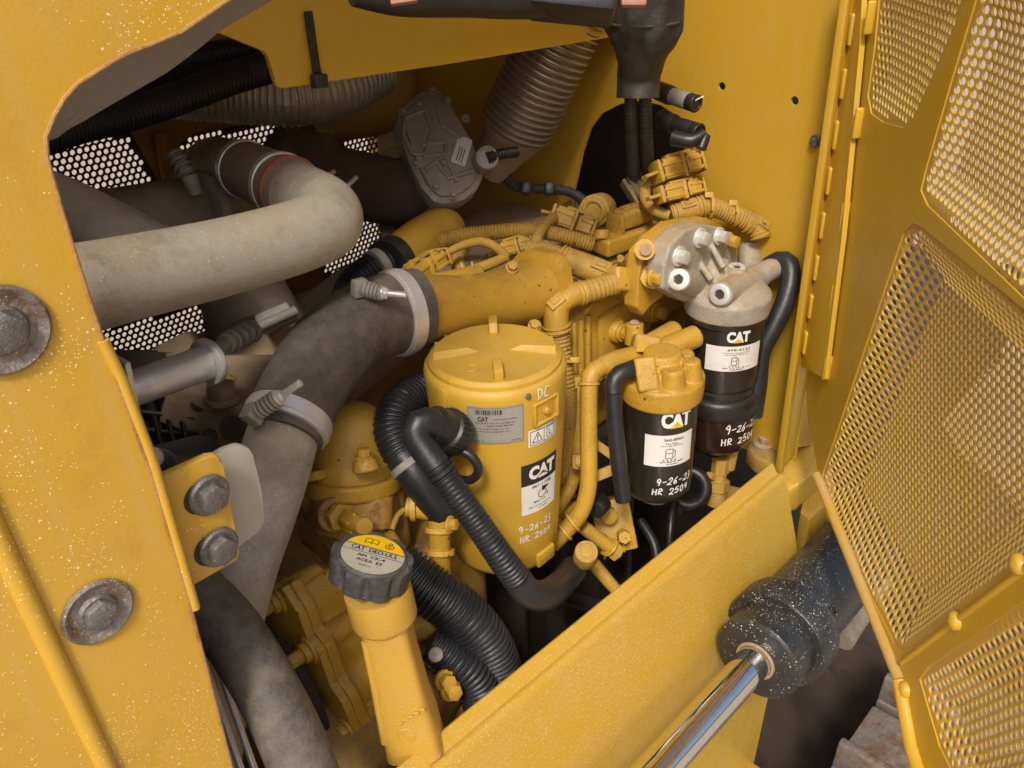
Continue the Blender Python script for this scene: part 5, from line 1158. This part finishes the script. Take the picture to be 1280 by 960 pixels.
b = B(); b.cyl(W(793, 404, 1.1795), W(793, 403, 1.1785), 0.006, None, 18); b.build('bore', 'brown', hd)
c2 = W(900, 470, 1.255); F2 = (c2.x, c2.y); A2_ = math.atan2(-c2.y, -c2.x)
zt2, zm2, zr2, zb2 = zat(*F2, 384), zat(*F2, 470), zat(*F2, 494), zat(*F2, 552); R2 = 0.0545
f2t = thing('fuel_filter', 'black fuel water separator with smoked bowl under the aluminium head', 'filter', V((*F2, zb2)))
M2 = Matrix.Translation((*F2, 0))
b = B(); b.lathe(M2, [(R2-0.003, zm2-0.016), (R2-0.003, zm2-0.004), (R2-0.006, zm2-0.002), (R2-0.006, zm2+0.001), (R2-0.002, zm2+0.003), (R2-0.001, zm2+0.02), (R2-0.001, zt2-0.012), (R2+0.0015, zt2-0.010), (R2+0.0015, zt2)], 64); b.build('shell', 'filter', f2t)
b = B(); b.lathe(M2, [(R2-0.008, zr2-0.012), (R2+0.0045, zr2-0.010), (R2+0.0055, zr2-0.006), (R2+0.0055, zr2+0.012), (R2+0.002, zr2+0.017), (R2-0.003, zr2+0.019)], 64); b.build('retaining_ring', 'black', f2t)
b = B(); b.lathe(M2, [(0.0, zb2-0.004), (0.02, zb2-0.003), (R2-0.018, zb2+0.0), (R2-0.008, zb2+0.008), (R2-0.002, zb2+0.022), (R2+0.001, zr2-0.009)], 64); b.build('bowl', 'bowl', f2t)
b = B(); b.cyl(V((*F2, zb2-0.02)), V((*F2, zb2)), 0.014, 0.016, 12, 0.002); b.build('drain_valve', 'black', f2t)
zc = zsurf(F2, R2, A2_+0.30, 449)
sticker(f2t, F2, R2-0.0005, A2_, 0.33, zc, 0.080, 0.038, '479-4133', (('Fuel/Water Separator Filter', 0.24, 0.5), ('Ultra High Efficiency', 0.165, 0.42)), 0.032, 0.0165, 0.36, zsurf(F2, R2, A2_+0.36, 421), 1)
th = A2_+0.66; zc = zsurf(F2, R2, th, 541); p = Print(cylmap(F2, R2+0.0004, th, zc)); scrawl(p, '9-26-23', -0.022, 0.002, 0.014, 0.0095, 0.0006, wt=0.0021); scrawl(p, 'HR 2504', -0.026, -0.018, 0.013, 0.0095, 0.0006, wt=0.0021); p.build('handwriting', 'white', f2t)
# aluminium head
ah = thing('separator_head', 'dusty cast aluminium head with bolts and ports above the separator', 'filter head', V((*F2, zt2)))
b = B(); b.lathe(M2, [(R2-0.004, zt2-0.004), (R2+0.003, zt2-0.002), (R2+0.004, zt2+0.022), (R2+0.002, zt2+0.026), (R2-0.004, zt2+0.031), (R2-0.015, zt2+0.036), (0, zt2+0.038)], 48)
plt = ypoly([(822, 360), (824, 330), (832, 305), (850, 286), (872, 279), (895, 283), (914, 300), (918, 340), (900, 372), (850, 376)], 0.575)
b.prism(ymat(0.575), plt, -0.02, 0.008, bev=0.003)
b.cyl(W(938, 350, 1.27), W(937, 304, 1.27), 0.0165, 0.0155, 22); b.cyl(W(945, 348, 1.22), W(900, 368, 1.135), 0.0195, 0.0165, 22); b.cyl(W(925, 358, 1.20), W(974, 331, 1.235), 0.019, 0.0145, 22); b.tube([W(836, 312, 1.20), W(858, 290, 1.20), W(882, 286, 1.20)], [0.005]*3, 8)
b.cyl(W(915, 365, 1.19), W(921, 335, 1.18), 0.0125, 0.0135, 22); b.cyl(W(880, 362, 1.24), W(848.5, 349.5, 1.112), 0.020, 0.0150, 22)
b.tube([W(858, 305, 1.17), W(890, 350, 1.16)], [0.004, 0.005], 8); b.tube([W(885, 300, 1.17), W(905, 335, 1.16)], [0.004, 0.005], 8)
b.cyl(W(892, 325, 1.2), W(890, 365, 1.2), 0.022, 0.03, 20)
b.build('casting', 'alu', ah, casting=0.0014, it=3)
for p, r_ in (((873, 297), .0095), ((847, 320), .0095), ((897, 295), .0085)):
    B().hexbolt(onY(*p, 0.5675), (-0.1, -1, 0.1), r_, 0.015, 1.4).build('head_bolt', 'steel', ah)
for p, q, r_ in (((900, 368, 1.134), (898.2, 368.8, 1.130), .014), ((848.5, 349.5, 1.1115), (847.2, 349.0, 1.1065), .0135), ((921, 335, 1.181), (921.2, 333.8, 1.180), .011), ((937, 304, 1.271), (937, 302.5, 1.27), .0135)):
    b = B(); m3 = frame(W(*p), W(*q)-W(*p)); b.lathe(m3, [(r_, 0), (r_, 0.002), (r_*0.85, 0.003), (r_*0.5, 0.003), (r_*0.45, 0.0)], 24); b.build('port_plug', 'steel', ah)
    b = B(); b.lathe(m3, [(r_*0.46, 0.0008), (0, 0.0009)], 6); b.build('socket', 'dark', ah)
one(hosebm([(962, 336, 1.235, 30), (975, 327, 1.23, 27), (986, 330, 1.22, 25), (988, 350, 1.215, 24), (980, 380, 1.215, 24), (965, 412, 1.22, 24), (951, 440, 1.23, 24), (946, 480, 1.245, 26), (942, 520, 1.26, 22)], 22), 'fuel_hose', 'hose', 'black fuel hose curving down from the aluminium head along the separator', 'hose')
# yellow bracket plate holding the aluminium head
br = thing('head_bracket', 'yellow bracket plate bolted behind the aluminium head', 'bracket', W(830, 420, 1.25))
pl = ypoly([(796, 385), (799, 345), (803, 316), (820, 298), (842, 280), (885, 273), (908, 284), (925, 300), (920, 330), (850, 345), (838, 362), (826, 372), (812, 380), (804, 396)], 0.60)
b = B(); b.prism(ymat(0.60), pl, -0.022, 0.0, bev=0.003)
b.cyl(onY(806, 312, 0.60), onY(806, 312, 0.592), 0.013, None, 20); b.cyl(onY(816, 345, 0.60), onY(816, 345, 0.588), 0.016, None, 20)
b.build('plate', 'eng', br)
b = B(); b.hexbolt(onY(815, 346, 0.587), (-0.1, -1, 0.05), 0.009, 0.016, 1.35); b.build('plate_bolt', 'eng', br)
b = B(); b.hexbolt(onY(908, 300, 0.572), (-0.1, -1, 0.05), 0.009, 0.018, 1.3); b.build('plate_bolt', 'eng', br)
b = B(); b.cyl(onY(807, 312, 0.5905), onY(807, 312, 0.5885), 0.0075, None, 16); b.build('bore', 'brown', br)
# manifold side casting between canister and bracket
ms = thing('side_manifold', 'ribbed yellow side casting with hex bolts beside the canister', 'manifold', W(750, 480, 1.3))
pl = ypoly([(708, 405), (742, 380), (812, 346), (818, 378), (812, 418), (790, 445), (745, 478), (716, 525), (706, 520)], 0.665)
b = B(); b.prism(ymat(0.665), pl, -0.08, 0.0, bev=0.004); b.box(Matrix.Translation(onY(812, 335, 0.72)), 0.12, 0.10, 0.12, 0.006); b.build('housing', 'eng', ms)
pl = ypoly([(744, 398), (760, 386), (802, 364), (809, 372), (810, 398), (800, 424), (756, 456), (746, 452)], 0.665)
b = B(); b.prism(ymat(0.665), pl, 0.0, 0.010, bev=0.003); b.build('cover_plate', 'eng', ms)
for k in range(3):
    b = B(); b.tube([onY(717+9*k, 404-5*k, 0.663), onY(719+8*k, 505-8*k, 0.663)], [0.0042]*2, 10); b.build('rib', 'eng', ms)
for p in ((767, 412), (809, 387)):
    b = B(); c = onY(*p, 0.66); b.cyl(c, c-V((0, 0.014, 0)), 0.0195, 0.0165, 24, 0.002); b.build('bolt_boss', 'eng', ms)
    B().hexbolt(c-V((0, 0.0135, 0)), (-0.1, -1, 0.1), 0.0098, 0.017, 1.35).build('hex_bolt', 'eng', ms)
B().box(frame(onY(735, 385, 0.652), (0, -1, 0), (1, 0, 0.35)), 0.02, 0.004, 0.006, 0.0008).build('cast_step', 'eng', ms)
# ---- yellow fuel lines
f_l = thing('fuel_line', 'thick yellow fuel line with elbow fitting into the filter head', 'pipe', W(738, 650, 1.1))
hosebm([(795, 445, 1.13, 26), (770, 452, 1.11, 28), (752, 460, 1.10, 28)], 20).build('fitting', 'eng', f_l)
hosebm([(760, 456, 1.105, 25), (744, 463, 1.095, 24), (737, 475, 1.092, 23), (736, 520, 1.10, 22), (736, 570, 1.11, 22), (735, 610, 1.12, 22), (726, 640, 1.13, 22), (708, 662, 1.14, 22), (690, 680, 1.15, 22)], 18).build('tube', 'eng', f_l)
for q in ((736, 480, 1.093), (716, 653, 1.135), (706, 664, 1.14)): ringon(W(*q), (UPV if q[1] < 500 else RGT-UPV*-0.8), rad(25, q[2]), 0.004, 0.0015).build('ferrule', 'eng', f_l)
one(hosebm([(722, 470, 1.16, 18), (722, 520, 1.17, 18), (722, 570, 1.175, 18), (714, 605, 1.18, 18), (700, 630, 1.18, 18), (690, 650, 1.19, 18)], 16), 'fuel_line', 'eng', 'thin yellow line behind the thick fuel line, bending toward the canister', 'pipe')
bp_ = thing('black_fuel_pipe', 'straight black sleeved pipe beside the 360-8960 filter', 'pipe', W(780, 625, 1.08))
hosebm([(802, 458, 1.09, 24), (785, 464, 1.075, 24), (772, 470, 1.07, 24), (766, 482, 1.07, 23), (767, 492, 1.07, 22)], 20).build('elbow', 'black', bp_)
hosebm([(767, 490, 1.072, 21), (770, 540, 1.085, 21), (775, 590, 1.10, 21), (779, 625, 1.115, 20)], 18).build('sleeve', 'hose', bp_)
# clip bracket between the lines
cb = thing('line_clip', 'stepped yellow clip bracket holding the fuel lines', 'clip', W(745, 600, 1.15))
b = B(); b.box(frame(W(752, 560, 1.15), FWD, RGT-UPV*0.7), 0.05, 0.012, 0.012, 0.002); b.box(frame(W(758, 590, 1.15), FWD, RGT+UPV*0.4), 0.045, 0.014, 0.012, 0.002); b.box(frame(W(729, 577, 1.14), FWD, RGT), 0.03, 0.02, 0.014, 0.003); b.box(frame(W(768, 578, 1.16), FWD, RGT), 0.012, 0.035, 0.012, 0.002)
b.build('bracket', 'engd', cb)
B().hexbolt(W(727, 576, 1.125), -FWD, 0.006, 0.008).build('clip_bolt', 'eng', cb)
# ---- lower centre fittings
lf_ = thing('pump_fittings', 'cluster of dusty yellow unions and a round pale cap below the filters', 'fittings', W(740, 700, 1.2))
b = B()
b.cyl(W(688, 668, 1.16), W(704, 657, 1.155), 0.0135, None, 18, 0.001)
for k in range(3): ringon(W(690+6*k, 667-4*k, 1.16), W(704, 657, 1.155)-W(688, 668, 1.16), 0.0135, 0.003, 0.002, 20, b)
b.cyl(W(728, 658, 1.17), W(762, 684, 1.19), 0.0095, None, 16); b.cyl(W(760, 682, 1.19), W(772, 692, 1.195), 0.0125, None, 6); b.torus(W(762, 684, 1.185), W(772, 692, 1.195)-W(728, 658, 1.17), 0.0125, 0.0018, 18, 6)
b.cyl(W(742, 705, 1.2), W(772, 740, 1.2), 0.0095, 0.0085, 16); b.cyl(W(700, 640, 1.2), W(745, 628, 1.24), 0.010, None, 16); b.cyl(W(738, 630, 1.23), W(752, 627, 1.24), 0.0135, None, 6)
b.box(frame(W(766, 655, 1.25), FWD, RGT+UPV*0.2), 0.055, 0.075, 0.04, 0.004); b.cyl(W(758, 640, 1.22), W(762, 646, 1.20), 0.011, None, 18, 0.001); b.cyl(W(778, 668, 1.22), W(781, 672, 1.20), 0.009, None, 6); b.cyl(W(752, 672, 1.22), W(755, 676, 1.205), 0.008, None, 6)
for k in range(4): b.box(frame(W(756+8*k, 690-3*k, 1.225), FWD, RGT), 0.004, 0.02, 0.006, 0.001)
b.build('unions', 'eng', lf_)
b = B(); m3 = frame(W(733, 690, 1.07), -FWD+UPV*0.5); b.lathe(m3, [(0.0145, -0.03), (0.0145, 0), (0.0135, 0.002), (0.011, 0.002), (0.0105, 0.0008), (0.008, 0.0008), (0.0075, 0.002), (0, 0.0022)], 30); b.build('pale_cap', 'loom', lf_)
B().cyl(W(752, 628, 1.17), W(745, 638, 1.15), 0.014, 0.012, 14, 0.002).build('sensor', 'black', lf_)
dv = thing('drain_fitting', 'dusty yellow union stack under the separator bowl', 'fitting', W(895, 620, 1.3))
b = B(); b.cyl(W(902, 572, 1.31), W(900, 590, 1.32), 0.0135, None, 6); b.cyl(W(900, 590, 1.32), W(898, 604, 1.325), 0.0105, None, 18); b.cyl(W(898, 600, 1.325), W(897, 612, 1.33), 0.017, None, 6); b.cyl(W(897, 612, 1.33), W(895, 632, 1.335), 0.013, 0.015, 18, 0.002); b.cyl(W(917, 560, 1.3), W(912, 585, 1.32), 0.008, None, 14); b.box(frame(W(912, 634, 1.36), (0, 0, 1), (1, 0.3, 0)), 0.09, 0.035, 0.02, 0.005); b.cyl(W(886, 594, 1.31), W(893, 597, 1.32), 0.006, None, 6)
b.build('unions', 'engd', dv)
B().torus(W(860, 610, 1.3), FWD+RGT*0.3, 0.026, 0.009, 30, 10).build('pipe_loop', 'black', dv)
for k, q in enumerate(([(850, 640, 1.25, 8), (842, 625, 1.24, 8), (838, 660, 1.22, 8), (836, 700, 1.22, 8)], [(800, 650, 1.3, 12), (820, 690, 1.28, 12), (815, 760, 1.28, 12)], [(690, 740, 1.2, 22), (720, 750, 1.22, 22), (760, 760, 1.25, 20)])):
    one(hosebm(q, 12), 'lower_hose', 'black', ('thin black hose looping below the separator filter', 'black hose hanging under the 360-8960 filter', 'black pipe lying low beyond the breather hose end')[k], 'hose')
pf = thing('plug_fitting', 'yellow right angle plug with thin wire between filler cap and breather hose', 'plug', W(535, 700, 1.0))
hosebm([(508, 634, .985, 24), (530, 636, .985, 28), (546, 640, .985, 30), (549, 660, .99, 28), (550, 690, 1.0, 26), (554, 720, 1.01, 20)], 18).build('body', 'eng', pf)
hosebm([(510, 636, .982, 8), (500, 640, .975, 7), (494, 650, .97, 7), (490, 662, .965, 7)], 10).build('wire', 'loom', pf)
for q in ((517, 634, .985), (549, 662, .99), (551, 690, 1.0)): ringon(W(*q), (RGT if q[1] < 640 else UPV), rad(31, q[2]), 0.007, 0.002).build('collar', 'eng', pf)
B().hexbolt(W(562, 655, .97), RGT-FWD*0.5, 0.007, 0.009).build('screw', 'eng', pf)
# ================================================================== wiring on top of the engine
def plug(name, label, p0, p1, w, h, mat='plug'):
    """sealed connector: body, collar, latch rails and wire seal"""
    t = thing(name, label, 'plug', (p0+p1)/2); d = p1-p0; L_ = d.length
    mx = frame((p0+p1)/2, UPV-d.normalized()*UPV.dot(d.normalized()), d)
    b = B(); b.box(mx @ Matrix.Translation((-L_*0.2, 0, 0)), L_*0.56, w*0.9, h*0.9, min(w, h)*0.12, 2); b.box(mx @ Matrix.Translation((L_*0.28, 0, 0)), L_*0.40, w*0.8, h*0.8, min(w, h)*0.12, 2)
    for yy in (-0.3, 0.0, 0.3): b.box(mx @ Matrix.Translation((-L_*0.22, w*yy, h*0.44)), L_*0.34, w*0.10, h*0.10, 0.0006)
    for zz in (-0.25, 0.2): b.box(mx @ Matrix.Translation((-L_*0.2, -w*0.46, h*zz)), L_*0.42, w*0.08, h*0.14, 0.0006); b.box(mx @ Matrix.Translation((L_*0.3, -w*0.41, h*zz)), L_*0.26, w*0.08, h*0.16, 0.0006)
    b.build('body', mat, t)
    for xo, lx_, k_ in ((0.03, 0.09, 1.08), (-0.46, 0.08, 1.0), (0.47, 0.06, 0.9)): B().box(mx @ Matrix.Translation((L_*xo, 0, 0)), L_*lx_, w*k_, h*k_, min(w, h)*0.09).build('collar', mat, t)
    b = B(); b.box(mx @ Matrix.Translation((L_*0.04, 0, h*0.58)), L_*0.5, w*0.30, h*0.14, h*0.04); b.box(mx @ Matrix.Translation((L_*0.26, 0, h*0.50)), L_*0.08, w*0.42, h*0.26, h*0.04); b.box(mx @ Matrix.Translation((-L_*0.2, 0, h*0.52)), L_*0.06, w*0.5, h*0.2, h*0.04)
    b.box(mx @ Matrix.Translation((L_*0.26, w*0.30, h*0.42)), L_*0.2, w*0.12, h*0.18, h*0.04); b.box(mx @ Matrix.Translation((L_*0.26, -w*0.30, h*0.42)), L_*0.2, w*0.12, h*0.18, h*0.04); b.build('latch', mat, t)
    b = B(); b.box(mx @ Matrix.Translation((L_*0.095, 0, 0)), L_*0.03, w*0.84, h*0.84); b.box(mx @ Matrix.Translation((-L_*0.40, 0, 0)), L_*0.03, w*0.93, h*0.93); b.box(mx @ Matrix.Translation((L_*0.42, 0, 0)), L_*0.03, w*0.82, h*0.82); b.box(mx @ Matrix.Translation((L_*0.16, 0, h*0.53)), L_*0.06, w*0.24, h*0.16); b.build('seal_gap', 'dark', t)
    for yy in (-0.28, 0.0, 0.28):
        q0 = mx @ V((-L_*0.48, w*yy, 0)); q1 = mx @ V((-L_*0.72, w*yy*0.5, -h*0.05)); B().tube([q0, (q0+q1)/2, q1], [0.0028]*3, 8).build('wire', 'loom', t)
    return t
plug('wiring_plug', 'diagonal yellow wiring plug lying above the elbow clamp', W(500, 356, 1.06), W(553, 320, 1.12), 0.034, 0.026)
plug('wiring_plug', 'yellow wiring plug with looped cable at the rocker cover front', W(690, 268, 1.28), W(745, 288, 1.27), 0.036, 0.030)
plug('wiring_plug', 'upper of two stacked yellow plugs in front of the dark arch', W(818, 217, 1.22), W(876, 202, 1.24), 0.034, 0.032)
plug('wiring_plug', 'lower of two stacked yellow plugs in front of the dark arch', W(822, 245, 1.20), W(878, 233, 1.22), 0.026, 0.024)
plug('wiring_plug', 'small yellow plug joining two thin cables behind the intake tube', W(618, 316, 1.20), W(662, 303, 1.22), 0.026, 0.022)
pm = thing('pressure_sensor', 'boxy yellow pressure sensor with upright plug on the rocker cover edge', 'sensor', W(780, 310, 1.3))
d_ = W(820, 283, 1.33)-W(750, 302, 1.27)
mx = frame(W(783, 296, 1.29), _z, d_)
b = B(); b.box(mx, d_.length*1.0, 0.045, 0.026, 0.005, 3); b.cyl(W(752, 300, 1.255), W(752, 288, 1.255), 0.012, None, 18, 0.002); b.build('base', 'eng', pm)
b = B(); b.box(mx @ Matrix.Translation((0.012, 0, 0.030)), 0.058, 0.030, 0.026, 0.005, 3); b.box(mx @ Matrix.Translation((-0.022, 0, 0.022)), 0.010, 0.034, 0.036, 0.003); b.box(mx @ Matrix.Translation((0.015, 0, 0.044)), 0.05, 0.014, 0.006, 0.002); b.build('plug_top', 'plug', pm)
b = B(); b.box(mx @ Matrix.Translation((0.0, 0.0, -0.03)), d_.length*1.05, 0.04, 0.03, 0.006, 3); b.cyl(W(790, 325, 1.26), W(795, 330, 1.24), 0.014, None, 20, 0.003); b.cyl(W(775, 322, 1.25), W(776, 323, 1.243), 0.005, None, 14); b.build('mount', 'engd', pm)
B().box(mx @ Matrix.Translation((0.0, 0.0, -0.0125)), d_.length*1.02, 0.047, 0.0025).build('gasket', 'black', pm)
b = B(); b.cyl(W(752, 262, 1.36), W(742, 264, 1.33), 0.026, 0.025, 30, 0.003); b.torus(W(742, 264, 1.33), W(742, 264, 1.33)-W(752, 262, 1.36), 0.016, 0.004); one(b, 'round_filler_plug', 'loom', 'round dusty yellow plug at the rear edge of the rocker cover', 'plug')
b = B()
for k in range(6):
    p = W(787+6*k, 242-4*k, 1.29); b.box(frame(p, W(830, 215, 1.29)-W(787, 242, 1.29), UPV), 0.042, 0.034, 0.005, 0.0015)
b.cyl(W(785, 243, 1.29), W(825, 217, 1.29), 0.014, None, 14)
one(b, 'pleated_boot', 'brown', 'pleated dusty boot beside the stacked yellow plugs', 'boot')
def loom(pts, label, corr=0.0045, mat='loom', amp=0.12):
    b = hosebm(pts, 18, corr, amp)
    if corr is None:          # moulded sleeve: end collars, a raised clip panel and a seam
        for i0, i1 in ((0, 1), (-1, -2)):
            p_, q_ = W(*pts[i0][:3]), W(*pts[i1][:3]); d_ = (q_-p_).normalized(); r_ = rad(pts[i0][3], pts[i0][2])
            for k in range(2): ringon(p_+d_*(0.003+0.0055*k), d_, r_*0.97, 0.003, r_*0.16, 24, b)
        m_ = len(pts)//2; p_ = W(*pts[m_][:3]); d_ = (W(*pts[m_][:3])-W(*pts[m_-1][:3])).normalized(); r_ = rad(pts[m_][3], pts[m_][2]); n_ = (-FWD+UPV*0.5); n_ = (n_-d_*n_.dot(d_)).normalized()
        b.box(frame(p_+n_*r_*0.92, n_, d_), r_*1.4, r_*0.9, r_*0.35, 0.0008); b.box(frame(p_+n_*r_*0.98, n_, d_), r_*0.7, r_*0.4, r_*0.5, 0.0006)
    return one(b, 'wiring_loom', mat, label, 'loom')
loom([(838, 268, 1.22, 26), (860, 262, 1.22, 26), (880, 257, 1.22, 26)], 'smooth yellow loom sleeve leaving the pressure sensor plug', None)
loom([(876, 257, 1.222, 24), (895, 260, 1.225, 25), (918, 269, 1.23, 25), (938, 278, 1.235, 26)], 'ribbed yellow loom running along the firewall above the aluminium head')
loom([(934, 276, 1.234, 27), (946, 284, 1.238, 26), (951, 298, 1.24, 24)], 'yellow loom end elbow above the aluminium head port', None)
loom([(660, 312, 1.19, 26), (685, 316, 1.18, 27), (705, 324, 1.175, 28)], 'ribbed yellow loom joining the long sleeve behind the intake flange')
loom([(700, 321, 1.175, 30), (725, 331, 1.17, 33), (750, 341, 1.165, 34), (768, 348, 1.16, 32)], 'thick smooth yellow loom sleeve leading to the square corner', None)
b = B(); b.box(frame(W(772, 350, 1.15), UPV, W(785, 345, 1.15)-W(750, 360, 1.12)), 0.034, 0.036, 0.032, 0.005, 3); one(b, 'loom_corner', 'eng', 'square yellow corner joint on the thick loom', 'joint')
loom([(768, 354, 1.14, 30), (745, 361, 1.13, 30), (725, 367, 1.125, 30)], 'ribbed yellow loom from the square corner toward the manifold', 0.006, 'loom', 0.10)
loom([(730, 365, 1.125, 29), (710, 372, 1.12, 29), (698, 382, 1.12, 31), (695, 402, 1.125, 32), (697, 415, 1.13, 32)], 'smooth yellow loom elbow turning down behind the canister', None, 'eng')
loom([(697, 410, 1.13, 28), (701, 440, 1.14, 27), (705, 475, 1.15, 26), (707, 490, 1.155, 26)], 'ribbed yellow loom dropping down behind the canister lid', 0.0055)
loom([(707, 486, 1.155, 29), (709, 510, 1.16, 25), (709, 560, 1.18, 24), (708, 620, 1.2, 24)], 'dusty ribbed loom running down beside the canister shell', 0.003, 'loom', 0.06)
loom([(500, 330, 1.28, 20), (530, 312, 1.27, 22), (560, 298, 1.26, 21), (610, 291, 1.25, 20), (660, 288, 1.24, 20), (700, 294, 1.24, 20), (740, 305, 1.25, 20)], 'long ribbed loom crossing the rocker cover front')
one(hosebm([(692, 272, 1.26, 13), (678, 285, 1.22, 14), (670, 303, 1.19, 15), (674, 325, 1.17, 15), (690, 342, 1.15, 15), (712, 346, 1.14, 15)], 14), 'looped_cable', 'loom', 'thick looped yellow cable hanging from the front plug', 'cable')
one(hosebm([(553, 319, 1.12, 8), (575, 308, 1.14, 11), (600, 302, 1.16, 12), (618, 308, 1.17, 12), (632, 320, 1.18, 12)], 12), 'sensor_cable', 'loom', 'yellow cable arching from the diagonal plug', 'cable')
one(hosebm([(585, 340, 1.15, 14), (608, 332, 1.16, 14), (632, 322, 1.18, 13)], 12), 'sensor_cable', 'loom', 'short straight yellow cable under the arching one', 'cable')
one(hosebm([(575, 312, 1.2, 16), (572, 330, 1.17, 18), (582, 345, 1.16, 18), (600, 343, 1.16, 16)], 14), 'sensor_cable', 'loom', 'bent yellow cable with loops of thin tie', 'cable')
b = B(); b.torus(W(580, 338, 1.145), RGT+UPV*0.4, 0.011, 0.0012, 20, 6); b.torus(W(592, 338, 1.145), RGT+UPV*0.2, 0.011, 0.0012, 20, 6); one(b, 'tie_loop', 'terminal', 'pale thin tie loops round the bent yellow cable', 'tie')
hosebm_ = [(838, 232, 1.24, 10), (812, 228, 1.245, 15), (806, 245, 1.245, 15), (818, 262, 1.23, 15), (838, 270, 1.22, 14)]
one(hosebm(hosebm_, 14), 'looped_cable', 'loom', 'yellow cable loop tying the stacked plugs to the firewall loom', 'cable')
for k, q in enumerate(((918, 268, 1.23), (888, 258, 1.22), (702, 452, 1.14))):
    b = B(); ringon(W(*q), (RGT if k < 2 else UPV), rad(29, q[2]), 0.005, 0.002, b=b); b.box(frame(W(q[0]+(-2 if k < 2 else 16), q[1]+(-14 if k < 2 else -2), q[2]-0.01), FWD, RGT), 0.012, 0.008, 0.008, 0.001); b.build('x', 'plug')
    o = bpy.context.scene.collection.objects[-1]; o.name = 'loom_tie'
    tag(o, ('yellow tie band at the bend of the firewall loom', 'yellow tie band where the smooth sleeve meets the firewall loom', 'yellow tie band on the loom behind the canister lid')[k], 'tie')
b = B(); b.box(Matrix.Translation(W(600, 345, 1.3)), 0.22, 0.12, 0.03, 0.008); b.cyl(W(480, 300, 1.4), W(500, 295, 1.4), 0.03, None, 20)
b.box(Matrix.Translation(W(720, 300, 1.42)), 0.1, 0.12, 0.05, 0.01)
one(b, 'injector_rail_cover', 'brown', 'low dusty rail cover beneath the crossing looms', 'cover')
for o in bpy.data.objects:
    if 'wpos' in o: del o['wpos']
